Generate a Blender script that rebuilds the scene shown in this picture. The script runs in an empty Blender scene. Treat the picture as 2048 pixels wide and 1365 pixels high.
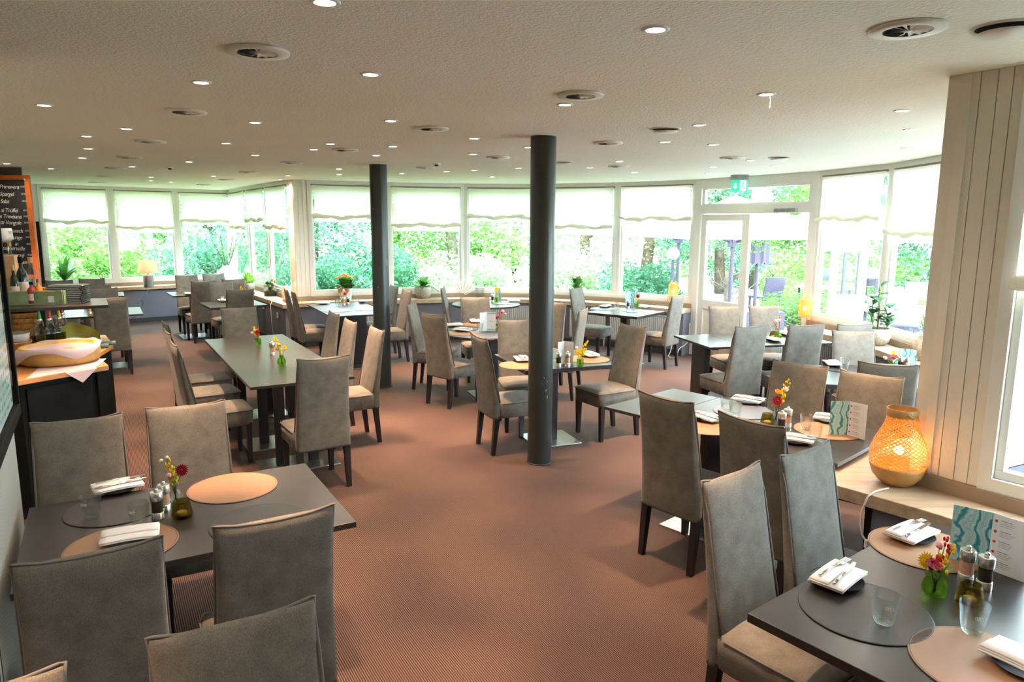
import bpy, math, random
from mathutils import Vector, Matrix
random.seed(7)
sc = bpy.context.scene
COL = sc.collection
R = math.radians
cos, sin, PI = math.cos, math.sin, math.pi

# ------------------------------------------------------------ camera
cam_d = bpy.data.cameras.new('camera'); cam = bpy.data.objects.new('camera', cam_d); COL.objects.link(cam)
cam_d.sensor_width = 36.0; cam_d.lens = 1410.0/2048*36; cam_d.clip_start = 0.05; cam_d.clip_end = 300
_p, _r = R(9.4), R(0.35)
_c, _s = cos(_r), sin(_r)
_rt = Vector((_c, _s*sin(_p), _s*cos(_p))); _up = Vector((-_s, _c*sin(_p), _c*cos(_p))); _bk = -Vector((0, cos(_p), -sin(_p)))
cam.matrix_world = Matrix(((_rt.x, _up.x, _bk.x, 0), (_rt.y, _up.y, _bk.y, 0), (_rt.z, _up.z, _bk.z, 1.95), (0, 0, 0, 1)))
sc.camera = cam
# ------------------------------------------------------------ world, sun, exposure
wd = bpy.data.worlds.new('world'); sc.world = wd; wd.use_nodes = True
_bg = wd.node_tree.nodes['Background']; _bg.inputs[0].default_value = (0.70, 0.85, 1.0, 1); _bg.inputs[1].default_value = 9.2
sun_d = bpy.data.lights.new('sun', 'SUN'); sun_d.energy = 6.0; sun_d.angle = R(1.5); sun_d.color = (1.0, 0.96, 0.86)
sun = bpy.data.objects.new('sun', sun_d); COL.objects.link(sun); sun.rotation_euler = (R(38), 0, R(-25))
sc.view_settings.view_transform = 'Standard'; sc.view_settings.look = 'None'; sc.view_settings.gamma = 1.0
sc.view_settings.use_curve_mapping = False; sc.view_settings.exposure = 1.6
SPOT_W = 150.0
sc.cycles.max_bounces = 8; sc.cycles.diffuse_bounces = 5; sc.cycles.transparent_max_bounces = 16; sc.cycles.transmission_bounces = 6
sc.cycles.sample_clamp_indirect = 6.0; sc.cycles.caustics_reflective = False; sc.cycles.caustics_refractive = False

# ------------------------------------------------------------ materials
def nmat(name):
    m = bpy.data.materials.new(name); m.use_nodes = True
    nt = m.node_tree; b = nt.nodes['Principled BSDF']
    return m, nt, b
def N(nt, t, **kw):
    n = nt.nodes.new(t)
    for k, v in kw.items():
        if hasattr(n, k): setattr(n, k, v)
        else: n.inputs[k].default_value = v
    return n
def ramp(nt, stops, interp='LINEAR'):
    n = nt.nodes.new('ShaderNodeValToRGB'); n.color_ramp.interpolation = interp
    e = n.color_ramp.elements
    e[0].position, e[0].color = stops[0][0], (*stops[0][1], 1)
    e[1].position, e[1].color = stops[-1][0], (*stops[-1][1], 1)
    for p, c in stops[1:-1]:
        x = e.new(p); x.color = (*c, 1)
    return n
def plain(name, col, rough=0.5, metal=0.0, spec=0.5, var=0.0, scale=8.0, bump=0.0, bscale=120.0, trans=0.0, sheen=0.0, coat=0.0):
    m, nt, b = nmat(name)
    b.inputs['Roughness'].default_value = rough; b.inputs['Metallic'].default_value = metal
    b.inputs['Specular IOR Level'].default_value = spec
    b.inputs['Sheen Weight'].default_value = sheen; b.inputs['Coat Weight'].default_value = coat
    b.inputs['Base Color'].default_value = (*col, 1)
    tc = N(nt, 'ShaderNodeTexCoord')
    if var > 0:
        nz = N(nt, 'ShaderNodeTexNoise', Scale=scale, Detail=4.0)
        nt.links.new(tc.outputs['Object'], nz.inputs['Vector'])
        rp = ramp(nt, [(0.3, tuple(c*(1-var) for c in col)), (0.7, tuple(min(1, c*(1+var)) for c in col))])
        nt.links.new(nz.outputs['Fac'], rp.inputs[0]); nt.links.new(rp.outputs[0], b.inputs['Base Color'])
    if bump > 0:
        n2 = N(nt, 'ShaderNodeTexNoise', Scale=bscale, Detail=3.0)
        nt.links.new(tc.outputs['Object'], n2.inputs['Vector'])
        bp = N(nt, 'ShaderNodeBump', Strength=bump, Distance=0.004)
        nt.links.new(n2.outputs['Fac'], bp.inputs['Height']); nt.links.new(bp.outputs[0], b.inputs['Normal'])
    if trans > 0:
        out = nt.nodes['Material Output']
        tr = N(nt, 'ShaderNodeBsdfTranslucent'); tr.inputs[0].default_value = (*[min(1, c*1.15) for c in col], 1)
        mx = N(nt, 'ShaderNodeMixShader'); mx.inputs[0].default_value = trans
        nt.links.new(b.outputs[0], mx.inputs[1]); nt.links.new(tr.outputs[0], mx.inputs[2]); nt.links.new(mx.outputs[0], out.inputs[0])
    return m
def emit(name, col, st):
    m, nt, b = nmat(name)
    b.inputs['Emission Color'].default_value = (*col, 1); b.inputs['Emission Strength'].default_value = st
    b.inputs['Base Color'].default_value = (*col, 1)
    return m
def glassy(name, tint=(1, 1, 1), refl=1.0, ior=1.45):
    m, nt, b = nmat(name); out = nt.nodes['Material Output']
    tr = N(nt, 'ShaderNodeBsdfTransparent'); tr.inputs[0].default_value = (*tint, 1)
    gl = N(nt, 'ShaderNodeBsdfGlossy'); gl.inputs['Roughness'].default_value = 0.03
    fr = N(nt, 'ShaderNodeLayerWeight', Blend=0.35)
    pw = N(nt, 'ShaderNodeMath', operation='POWER'); pw.inputs[1].default_value = 3.0; nt.links.new(fr.outputs['Facing'], pw.inputs[0])
    mu = N(nt, 'ShaderNodeMath', operation='MULTIPLY_ADD'); mu.inputs[1].default_value = 0.55*refl; mu.inputs[2].default_value = 0.035*refl
    mx = N(nt, 'ShaderNodeMixShader')
    nt.links.new(pw.outputs[0], mu.inputs[0]); nt.links.new(mu.outputs[0], mx.inputs[0])
    nt.links.new(tr.outputs[0], mx.inputs[1]); nt.links.new(gl.outputs[0], mx.inputs[2]); nt.links.new(mx.outputs[0], out.inputs[0])
    return m
def realglass(name, tint):
    m, nt, b = nmat(name); out = nt.nodes['Material Output']
    g = N(nt, 'ShaderNodeBsdfGlass', IOR=1.45); g.inputs['Color'].default_value = (*tint, 1); g.inputs['Roughness'].default_value = 0.0
    tr = N(nt, 'ShaderNodeBsdfTransparent'); tr.inputs[0].default_value = (*tint, 1)
    mx = N(nt, 'ShaderNodeMixShader'); mx.inputs[0].default_value = 0.78
    nt.links.new(g.outputs[0], mx.inputs[1]); nt.links.new(tr.outputs[0], mx.inputs[2]); nt.links.new(mx.outputs[0], out.inputs[0])
    return m
M = {}
M['frame'] = plain('white_painted_wood', (0.78, 0.76, 0.70), 0.4, var=0.04, scale=3)
M['board'] = plain('cream_boards', (0.74, 0.69, 0.58), 0.5, var=0.05, scale=2)
M['pane'] = glassy('window_glass', (0.97, 0.99, 0.98), 0.6)
M['glass'] = realglass('drinking_glass', (0.97, 0.99, 0.98))
M['green_glass'] = realglass('green_glass', (0.72, 0.88, 0.50))
M['smoke_glass'] = realglass('smoked_glass', (0.72, 0.66, 0.42))
M['upstand'] = plain('brown_upstand', (0.30, 0.21, 0.14), 0.5, var=0.12, scale=4)
M['slate'] = plain('slate_wall_paint', (0.14, 0.138, 0.165), 0.75, var=0.05, scale=3)
M['base_dark'] = plain('dark_baseboard', (0.03, 0.028, 0.028), 0.6)
M['radiator'] = plain('radiator_enamel', (0.52, 0.49, 0.46), 0.35)
M['radiator_grey'] = plain('grey_radiator_enamel', (0.13, 0.13, 0.14), 0.4)
M['column'] = plain('column_paint', (0.030, 0.037, 0.034), 0.32, var=0.10, scale=2.5)
M['chip'] = plain('bare_plaster', (0.7, 0.7, 0.65), 0.8)
M['blackwood'] = plain('black_stained_wood', (0.012, 0.010, 0.010), 0.42, var=0.2, scale=10)
M['steel'] = plain('brushed_steel', (0.62, 0.62, 0.60), 0.28, metal=1.0, var=0.05, scale=30)
M['cutlery'] = plain('polished_steel', (0.75, 0.73, 0.70), 0.15, metal=1.0)
M['linen'] = plain('white_linen', (0.82, 0.79, 0.76), 0.85, bump=0.25, bscale=500, sheen=0.2)
M['plate_dark'] = plain('dark_stoneware', (0.035, 0.035, 0.04), 0.3, var=0.2)
M['tan_mat'] = plain('tan_leather', (0.30, 0.155, 0.075), 0.5, bump=0.2, bscale=350)
M['dark_mat'] = plain('dark_leather', (0.018, 0.015, 0.014), 0.36, bump=0.2, bscale=350)
M['blue_mat'] = plain('grey_leather', (0.13, 0.14, 0.16), 0.4, bump=0.2, bscale=350)
M['white_plastic'] = plain('white_plastic', (0.80, 0.79, 0.76), 0.35)
M['vent_white'] = plain('vent_enamel', (0.76, 0.74, 0.66), 0.45)
M['dark'] = plain('dark_void', (0.015, 0.015, 0.013), 0.8)
M['peppercorn'] = plain('peppercorns', (0.028, 0.018, 0.014), 0.6, var=0.5, scale=400)
M['pinksalt'] = plain('pink_salt', (0.75, 0.42, 0.30), 0.6, var=0.3, scale=300)
M['candle'] = plain('tealight_wax', (0.85, 0.68, 0.50), 0.5)
M['stem'] = plain('plant_stem', (0.09, 0.18, 0.035), 0.6)
M['leaf'] = plain('green_leaf', (0.07, 0.22, 0.035), 0.4, var=0.35, scale=20, trans=0.3)
M['leaf_dark'] = plain('dark_glossy_leaf', (0.035, 0.11, 0.04), 0.3, var=0.35, scale=20, trans=0.2)
M['leaf_lime'] = plain('lime_leaf', (0.28, 0.50, 0.05), 0.4, var=0.3, scale=20, trans=0.35)
M['petal_red'] = plain('crimson_petal', (0.22, 0.003, 0.012), 0.6, spec=0.12, var=0.3, scale=60)
M['petal_scarlet'] = plain('scarlet_petal', (0.55, 0.015, 0.012), 0.6, spec=0.12, var=0.3, scale=60)
M['petal_yellow'] = plain('yellow_petal', (0.85, 0.55, 0.02), 0.5, spec=0.12, var=0.15, scale=60)
M['petal_orange'] = plain('orange_petal', (0.9, 0.25, 0.02), 0.5, spec=0.12, var=0.3, scale=60)
M['petal_pink'] = plain('pink_petal', (0.85, 0.38, 0.40), 0.5, spec=0.12, var=0.25, scale=60)
M['petal_white'] = plain('white_petal', (0.85, 0.80, 0.75), 0.6)
M['brass'] = plain('warm_metal', (0.55, 0.36, 0.16), 0.3, metal=1.0)
M['cork'] = plain('cork', (0.45, 0.25, 0.11), 0.8, var=0.2, scale=60)
M['bamboo'] = plain('bamboo', (0.46, 0.25, 0.08), 0.45, var=0.2, scale=12)
M['grate'] = plain('shade_grey', (0.26, 0.26, 0.24), 0.6, var=0.2, scale=20)
M['stone_pot'] = plain('speckled_stoneware', (0.36, 0.31, 0.24), 0.6, var=0.45, scale=70)
M['white_pot'] = plain('white_ceramic', (0.72, 0.72, 0.68), 0.4, var=0.15, scale=25)
M['soil'] = plain('potting_soil', (0.03, 0.02, 0.012), 0.9)
M['black_gloss'] = plain('black_lacquer', (0.006, 0.007, 0.006), 0.6, spec=0.08, var=0.3, scale=6)
M['orange_wood'] = plain('orange_stained_wood', (0.50, 0.12, 0.015), 0.35, var=0.2, scale=9)
M['chalkboard'] = plain('chalkboard', (0.018, 0.018, 0.018), 0.8, var=0.2, scale=5)
M['chalk'] = plain('chalk', (0.80, 0.78, 0.72), 0.9)
M['counter_wood'] = plain('oiled_beech', (0.42, 0.19, 0.055), 0.35, var=0.25, scale=7)
M['crate'] = plain('weathered_crate', (0.20, 0.26, 0.13), 0.7, var=0.35, scale=14, bump=0.5, bscale=60)
M['box_wood'] = plain('pine_box', (0.48, 0.27, 0.13), 0.5, var=0.2, scale=10)
M['gold'] = plain('gold_band', (0.35, 0.24, 0.05), 0.5)
M['cheese'] = plain('cheese_rind', (0.50, 0.29, 0.08), 0.55, var=0.25, scale=9, bump=0.4, bscale=40)
M['paper'] = plain('baking_paper', (0.62, 0.49, 0.50), 0.6, trans=0.15)
M['wicker'] = plain('wicker', (0.36, 0.17, 0.045), 0.6, var=0.4, scale=40)
M['olive_cloth'] = plain('olive_cloth', (0.30, 0.33, 0.055), 0.8, bump=0.3, bscale=400, sheen=0.2)
M['grey_cloth'] = plain('grey_green_cloth', (0.12, 0.19, 0.16), 0.8)
M['oil'] = plain('dark_olive_oil', (0.05, 0.045, 0.008), 0.15)
M['black_bottle'] = plain('black_glass', (0.008, 0.012, 0.008), 0.12)
M['label'] = plain('paper_label', (0.62, 0.53, 0.46), 0.7)
M['red_label'] = plain('red_sauce', (0.28, 0.03, 0.02), 0.35)
M['amber'] = plain('amber_sauce', (0.60, 0.22, 0.02), 0.3)
M['green_plastic'] = plain('green_plastic', (0.03, 0.42, 0.08), 0.35)
M['red_plastic'] = plain('red_plastic', (0.70, 0.02, 0.02), 0.35)
M['yellow_plastic'] = plain('yellow_plastic', (0.62, 0.52, 0.03), 0.35)
M['menu_black'] = plain('black_leatherette', (0.02, 0.022, 0.022), 0.35)
M['print_white'] = plain('white_card', (0.72, 0.72, 0.70), 0.6, trans=0.15)
M['print_grey'] = plain('grey_print', (0.22, 0.22, 0.22), 0.7)
M['teal'] = plain('teal_print', (0.05, 0.36, 0.33), 0.6)
M['print_red'] = plain('red_print', (0.6, 0.05, 0.04), 0.6)
M['sign_green'] = emit('exit_sign_green', (0.03, 0.55, 0.33), 0.28)
M['sign_white'] = emit('exit_sign_white', (0.85, 1.0, 0.95), 0.35)
M['lamp_disc'] = emit('downlight_lens', (1.0, 0.87, 0.74), 9.0)
M['bulb'] = emit('warm_bulb', (1.0, 0.50, 0.14), 22.0)
M['shade_glow'] = plain('pleated_paper_shade', (0.80, 0.45, 0.32), 0.8, trans=0.3)
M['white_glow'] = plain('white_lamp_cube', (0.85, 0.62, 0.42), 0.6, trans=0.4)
M['cable_white'] = plain('white_cable', (0.75, 0.72, 0.66), 0.5)
M['cable_black'] = plain('black_cable', (0.02, 0.02, 0.02), 0.5)
M['brown_part'] = plain('chipboard_panel', (0.22, 0.17, 0.13), 0.7)
# outdoors
M['bark'] = plain('bark', (0.09, 0.065, 0.04), 0.9, var=0.4, scale=9)
M['pale_bark'] = plain('pale_bark', (0.16, 0.13, 0.10), 0.9, var=0.35, scale=14)
M['fol_a'] = plain('yellow_green_leaves', (0.15, 0.31, 0.07), 0.5, var=0.65, scale=1.2, trans=0.45)  # yellow-green leaf colour with noise variation
M['fol_b'] = plain('deep_leaves', (0.07, 0.22, 0.12), 0.5, var=0.6, scale=1.2, trans=0.4)
M['fol_c'] = plain('pale_leaves', (0.30, 0.44, 0.24), 0.5, var=0.5, scale=1.2, trans=0.45)
M['grass'] = plain('lawn', (0.10, 0.18, 0.05), 0.9, var=0.4, scale=2)
M['paving'] = plain('terrace_paving', (0.20, 0.19, 0.21), 0.8, var=0.1, scale=1.5)
M['parasol'] = plain('white_parasol_cloth', (0.86, 0.84, 0.82), 0.8, trans=0.4)
M['parasol_grey'] = plain('grey_parasol_cloth', (0.15, 0.14, 0.20), 0.8, trans=0.1)
M['garden_grey'] = plain('grey_weave', (0.075, 0.068, 0.10), 0.6, var=0.2, scale=30)
M['garden_white'] = plain('outdoor_white', (0.45, 0.45, 0.47), 0.5)
M['wallpaper'] = None

def fabric():
    m, nt, b = nmat('woven_upholstery')
    tc = N(nt, 'ShaderNodeTexCoord')
    n1 = N(nt, 'ShaderNodeTexNoise', Scale=14.0, Detail=5.0); n2 = N(nt, 'ShaderNodeTexNoise', Scale=420.0, Detail=2.0)
    mp = N(nt, 'ShaderNodeMapping'); mp.inputs['Scale'].default_value = (1, 1, 0.45)
    nt.links.new(tc.outputs['Object'], n1.inputs['Vector']); nt.links.new(tc.outputs['Object'], mp.inputs[0]); nt.links.new(mp.outputs[0], n2.inputs['Vector'])
    r1 = ramp(nt, [(0.3, (0.115, 0.106, 0.086)), (0.7, (0.172, 0.160, 0.132))]); r2 = ramp(nt, [(0.32, (0.76, 0.76, 0.76)), (0.68, (1.18, 1.18, 1.18))])
    mx = N(nt, 'ShaderNodeMix', data_type='RGBA', blend_type='MULTIPLY'); mx.inputs[0].default_value = 1.0
    nt.links.new(n1.outputs['Fac'], r1.inputs[0]); nt.links.new(n2.outputs['Fac'], r2.inputs[0])
    nt.links.new(r1.outputs[0], mx.inputs[6]); nt.links.new(r2.outputs[0], mx.inputs[7]); nt.links.new(mx.outputs[2], b.inputs['Base Color'])
    b.inputs['Roughness'].default_value = 0.85; b.inputs['Specular IOR Level'].default_value = 0.25; b.inputs['Sheen Weight'].default_value = 0.10; b.inputs['Sheen Roughness'].default_value = 0.4
    bp = N(nt, 'ShaderNodeBump', Strength=0.35, Distance=0.002); nt.links.new(n2.outputs['Fac'], bp.inputs['Height']); nt.links.new(bp.outputs[0], b.inputs['Normal'])
    return m
M['fabric'] = fabric()
M['piping'] = plain('dark_piping', (0.12, 0.11, 0.098), 0.8, bump=0.3, bscale=400)

def table_mat():
    m, nt, b = nmat('dark_table_laminate')
    tc = N(nt, 'ShaderNodeTexCoord'); n1 = N(nt, 'ShaderNodeTexNoise', Scale=5.0, Detail=6.0)
    nt.links.new(tc.outputs['Object'], n1.inputs['Vector'])
    rp = ramp(nt, [(0.3, (0.016, 0.014, 0.013)), (0.7, (0.028, 0.025, 0.023))]); nt.links.new(n1.outputs['Fac'], rp.inputs[0]); nt.links.new(rp.outputs[0], b.inputs['Base Color'])
    b.inputs['Roughness'].default_value = 0.30; b.inputs['Specular IOR Level'].default_value = 0.55
    return m
M['table'] = table_mat()

def sill_mat():
    m, nt, b = nmat('beech_sill')
    tc = N(nt, 'ShaderNodeTexCoord'); mp = N(nt, 'ShaderNodeMapping'); mp.inputs['Scale'].default_value = (1.5, 9, 9); mp.inputs['Rotation'].default_value = (0, 0, 0.5)
    n1 = N(nt, 'ShaderNodeTexNoise', Scale=3.0, Detail=6.0)
    nt.links.new(tc.outputs['Object'], mp.inputs[0]); nt.links.new(mp.outputs[0], n1.inputs['Vector'])
    rp = ramp(nt, [(0.3, (0.36, 0.25, 0.15)), (0.7, (0.52, 0.39, 0.26))]); nt.links.new(n1.outputs['Fac'], rp.inputs[0]); nt.links.new(rp.outputs[0], b.inputs['Base Color'])
    b.inputs['Roughness'].default_value = 0.33
    return m
M['sill'] = sill_mat()

def carpet():
    m, nt, b = nmat('ribbed_carpet')
    tc = N(nt, 'ShaderNodeTexCoord'); mp = N(nt, 'ShaderNodeMapping'); mp.inputs['Rotation'].default_value = (0, 0, R(60-90))
    nt.links.new(tc.outputs['Object'], mp.inputs[0])
    wv = N(nt, 'ShaderNodeTexWave', wave_type='BANDS', bands_direction='X', Scale=31.0, Distortion=0.25); wv.inputs['Detail'].default_value = 1.0
    nt.links.new(mp.outputs[0], wv.inputs['Vector'])
    r1 = ramp(nt, [(0.2, (0.012, 0.010, 0.011)), (0.75, (0.145, 0.082, 0.057))]); nt.links.new(wv.outputs['Fac'], r1.inputs[0])
    n2 = N(nt, 'ShaderNodeTexNoise', Scale=260.0, Detail=2.0); nt.links.new(tc.outputs['Object'], n2.inputs['Vector'])
    r2 = ramp(nt, [(0.3, (0.6, 0.6, 0.6)), (0.7, (1.3, 1.3, 1.3))]); nt.links.new(n2.outputs['Fac'], r2.inputs[0])
    mx = N(nt, 'ShaderNodeMix', data_type='RGBA', blend_type='MULTIPLY'); mx.inputs[0].default_value = 1.0
    nt.links.new(r1.outputs[0], mx.inputs[6]); nt.links.new(r2.outputs[0], mx.inputs[7]); nt.links.new(mx.outputs[2], b.inputs['Base Color'])
    b.inputs['Roughness'].default_value = 0.7; b.inputs['Specular IOR Level'].default_value = 0.18; b.inputs['Sheen Weight'].default_value = 0.03
    bp = N(nt, 'ShaderNodeBump', Strength=0.5, Distance=0.003); nt.links.new(wv.outputs['Fac'], bp.inputs['Height']); nt.links.new(bp.outputs[0], b.inputs['Normal'])
    return m
M['carpet'] = carpet()

def ceiling_mat():
    m, nt, b = nmat('roughcast_ceiling')
    tc = N(nt, 'ShaderNodeTexCoord'); n1 = N(nt, 'ShaderNodeTexNoise', Scale=75.0, Detail=3.0); n2 = N(nt, 'ShaderNodeTexNoise', Scale=0.7, Detail=2.0)
    nt.links.new(tc.outputs['Object'], n1.inputs['Vector']); nt.links.new(tc.outputs['Object'], n2.inputs['Vector'])
    rp = ramp(nt, [(0.35, (0.84, 0.86, 0.74)), (0.65, (0.89, 0.89, 0.78))]); nt.links.new(n2.outputs['Fac'], rp.inputs[0]); nt.links.new(rp.outputs[0], b.inputs['Base Color'])
    b.inputs['Roughness'].default_value = 0.9
    bp = N(nt, 'ShaderNodeBump', Strength=0.65, Distance=0.008); nt.links.new(n1.outputs['Fac'], bp.inputs['Height']); nt.links.new(bp.outputs[0], b.inputs['Normal'])
    return m
M['ceiling'] = ceiling_mat()

def stripes():
    m, nt, b = nmat('striped_wallpaper')
    tc = N(nt, 'ShaderNodeTexCoord'); mp = N(nt, 'ShaderNodeMapping'); mp.inputs['Rotation'].default_value = (0, 0, R(60))
    wv = N(nt, 'ShaderNodeTexWave', wave_type='BANDS', bands_direction='X', Scale=26.0, Distortion=0.0)
    nt.links.new(tc.outputs['Object'], mp.inputs[0]); nt.links.new(mp.outputs[0], wv.inputs['Vector'])
    r1 = ramp(nt, [(0.25, (0.035, 0.035, 0.035)), (0.55, (0.58, 0.58, 0.50))]); nt.links.new(wv.outputs['Fac'], r1.inputs[0]); nt.links.new(r1.outputs[0], b.inputs['Base Color'])
    b.inputs['Roughness'].default_value = 0.7
    return m
M['wallpaper'] = stripes()

def blind_mat():
    m, nt, b = nmat('cream_blind_cloth'); out = nt.nodes['Material Output']
    b.inputs['Base Color'].default_value = (0.80, 0.76, 0.64, 1); b.inputs['Roughness'].default_value = 0.9
    tr = N(nt, 'ShaderNodeBsdfTranslucent'); tr.inputs[0].default_value = (0.90, 0.88, 0.78, 1)
    mx = N(nt, 'ShaderNodeMixShader'); mx.inputs[0].default_value = 0.26
    nt.links.new(b.outputs[0], mx.inputs[1]); nt.links.new(tr.outputs[0], mx.inputs[2]); nt.links.new(mx.outputs[0], out.inputs[0])
    return m
M['blind'] = blind_mat()

def marble():
    m, nt, b = nmat('marbled_teal_print')
    tc = N(nt, 'ShaderNodeTexCoord'); wv = N(nt, 'ShaderNodeTexWave', Scale=7.0, Distortion=9.0); wv.inputs['Detail'].default_value = 3.0; wv.inputs['Detail Scale'].default_value = 1.6
    nt.links.new(tc.outputs['Object'], wv.inputs['Vector'])
    r1 = ramp(nt, [(0.0, (0.03, 0.26, 0.34)), (0.14, (0.10, 0.45, 0.52)), (0.30, (0.42, 0.70, 0.76)), (0.60, (0.58, 0.80, 0.84)), (0.78, (0.20, 0.55, 0.62)), (0.86, (0.60, 0.78, 0.80)), (1.0, (0.30, 0.62, 0.68))])
    nt.links.new(wv.outputs['Fac'], r1.inputs[0]); nt.links.new(r1.outputs[0], b.inputs['Base Color']); b.inputs['Roughness'].default_value = 0.5
    return m
M['marble'] = marble()

# ------------------------------------------------------------ mesh helpers
class MB:
    def __init__(s): s.v = []; s.f = []; s.sm = []
    def add(s, vs, fs, smooth=False):
        o = len(s.v); s.v += [tuple(p) for p in vs]; s.f += [tuple(i+o for i in f) for f in fs]; s.sm += [smooth]*len(fs)
        return s
    def box(s, x0, y0, z0, x1, y1, z1):
        return s.add([(x0,y0,z0),(x1,y0,z0),(x1,y1,z0),(x0,y1,z0),(x0,y0,z1),(x1,y0,z1),(x1,y1,z1),(x0,y1,z1)],
                     [(0,3,2,1),(4,5,6,7),(0,1,5,4),(1,2,6,5),(2,3,7,6),(3,0,4,7)])
    def obox(s, A, B, n, d0, d1, z0, z1, t0=0.0, t1=1.0):
        # box along the segment A-B (fractions t0..t1), from offset d0 to d1 along n
        ax, ay = A[0]+(B[0]-A[0])*t0, A[1]+(B[1]-A[1])*t0; bx, by = A[0]+(B[0]-A[0])*t1, A[1]+(B[1]-A[1])*t1
        P = [(ax+n[0]*d0, ay+n[1]*d0), (bx+n[0]*d0, by+n[1]*d0), (bx+n[0]*d1, by+n[1]*d1), (ax+n[0]*d1, ay+n[1]*d1)]
        return s.prism(P, z0, z1)
    def prism(s, P, z0, z1):
        n = len(P); a = sum(P[i][0]*P[(i+1) % n][1]-P[(i+1) % n][0]*P[i][1] for i in range(n))
        if a < 0: P = P[::-1]
        return s.add([(x, y, z0) for x, y in P]+[(x, y, z1) for x, y in P],
                     [tuple(range(n-1, -1, -1)), tuple(range(n, 2*n))]+[(i, (i+1) % n, n+(i+1) % n, n+i) for i in range(n)])
    def lathe(s, prof, c=(0, 0, 0), n=20, cap0=True, cap1=True, smooth=True):
        vs = []; fs = []
        for r, z in prof:
            for k in range(n):
                a = 2*PI*k/n; vs.append((c[0]+r*cos(a), c[1]+r*sin(a), c[2]+z))
        for i in range(len(prof)-1):
            for k in range(n):
                fs.append((i*n+k, i*n+(k+1) % n, (i+1)*n+(k+1) % n, (i+1)*n+k))
        s.add(vs, fs, smooth)
        if cap0: s.add(vs[:n], [tuple(range(n-1, -1, -1))])
        if cap1: s.add(vs[-n:], [tuple(range(n))])
        return s
    def tube(s, pts, r, n=6, caps=True):
        pts = [Vector(p) for p in pts]; vs = []; fs = []
        rr = r if isinstance(r, (list, tuple)) else [r]*len(pts)
        prev = None
        for i, p in enumerate(pts):
            t = (pts[min(i+1, len(pts)-1)]-pts[max(i-1, 0)])
            if t.length < 1e-9: t = Vector((0, 0, 1))
            t.normalize()
            u = t.cross(Vector((0, 0, 1))) if prev is None else prev-t*prev.dot(t)
            if u.length < 1e-4: u = t.cross(Vector((1, 0, 0)))
            u.normalize(); prev = u; w = t.cross(u)
            for k in range(n):
                a = 2*PI*k/n; vs.append(p+(u*cos(a)+w*sin(a))*rr[i])
        for i in range(len(pts)-1):
            for k in range(n): fs.append((i*n+k, (i+1)*n+k, (i+1)*n+(k+1) % n, i*n+(k+1) % n))
        if caps: fs += [tuple(range(n)), tuple(range((len(pts)-1)*n+n-1, (len(pts)-1)*n-1, -1))]
        return s.add(vs, fs, True)
    def grid(s, fn, nu, nv, smooth=True):
        vs = [fn(i/nu, j/nv) for j in range(nv+1) for i in range(nu+1)]
        return s.add(vs, [(j*(nu+1)+i, j*(nu+1)+i+1, (j+1)*(nu+1)+i+1, (j+1)*(nu+1)+i) for j in range(nv) for i in range(nu)], smooth)
    def leaf(s, p, d, up, L, w, bend=0.25, n=4):
        p = Vector(p); d = Vector(d).normalized(); side = d.cross(Vector(up))
        if side.length < 1e-4: side = d.cross(Vector((1, 0, 0)))
        side.normalize(); nn = side.cross(d); vs = []
        for i in range(n+1):
            t = i/n; c = p+d*(L*t)-Vector((0, 0, 1))*(bend*L*t*t)
            ww = w*sin(PI*min(1, max(0.03, t*0.92+0.06)))**0.8
            vs += [c-side*ww+nn*ww*0.25, c, c+side*ww+nn*ww*0.25]
        fs = []
        for i in range(n): fs += [(3*i, 3*i+1, 3*i+4, 3*i+3), (3*i+1, 3*i+2, 3*i+5, 3*i+4)]
        return s.add(vs, fs, True)
    def ball(s, c, r, n=8, m=5, sz=1.0):
        return s.lathe([(max(1e-4, r*sin(PI*i/m)), -r*sz*cos(PI*i/m)) for i in range(m+1)], c, n, False, False)
    def mesh(s, name):
        me = bpy.data.meshes.new(name); me.from_pydata(s.v, [], s.f)
        me.polygons.foreach_set('use_smooth', s.sm); me.update(); return me
def smooth(P, k=6):
    P = [Vector(p) for p in P]; out = []
    for i in range(len(P)-1):
        a, b, c, d = P[max(0, i-1)], P[i], P[i+1], P[min(len(P)-1, i+2)]
        for j in range(k):
            t = j/k; out.append(0.5*((2*b)+(c-a)*t+(2*a-5*b+4*c-d)*t*t+(3*b-a-3*c+d)*t*t*t))
    return out+[P[-1]]
def obj(name, mb, mat, parent=None, loc=None, rz=0, bevel=0, kind=None, label=None):
    me = mb if isinstance(mb, bpy.types.Mesh) else mb.mesh(name)
    if mat is not None and not me.materials: me.materials.append(M[mat] if isinstance(mat, str) else mat)
    o = bpy.data.objects.new(name, me); COL.objects.link(o)
    if parent: o.parent = parent
    if loc: o.location = loc
    o.rotation_euler[2] = rz
    if bevel:
        b = o.modifiers.new('bevel', 'BEVEL'); b.width = bevel; b.segments = 2; b.limit_method = 'ANGLE'; b.angle_limit = R(40)
    if kind: o['kind'] = kind
    if label: o['label'] = label
    return o
def tag(o, label, cat, group=None, kind=None):
    o['label'] = label; o['category'] = cat
    if group: o['group'] = group
    if kind: o['kind'] = kind
    return o
def thing(name, label, cat, loc=(0, 0, 0), rz=0, group=None):
    o = bpy.data.objects.new(name, None); COL.objects.link(o); o.empty_display_size = 0.1
    o.location = loc; o.rotation_euler[2] = rz
    return tag(o, label, cat, group)
def copy_tree(o, parent=None):
    c = o.copy(); COL.objects.link(c)
    if parent: c.parent = parent
    for ch in list(o.children): copy_tree(ch, c)
    return c
PROTO = {}
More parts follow.
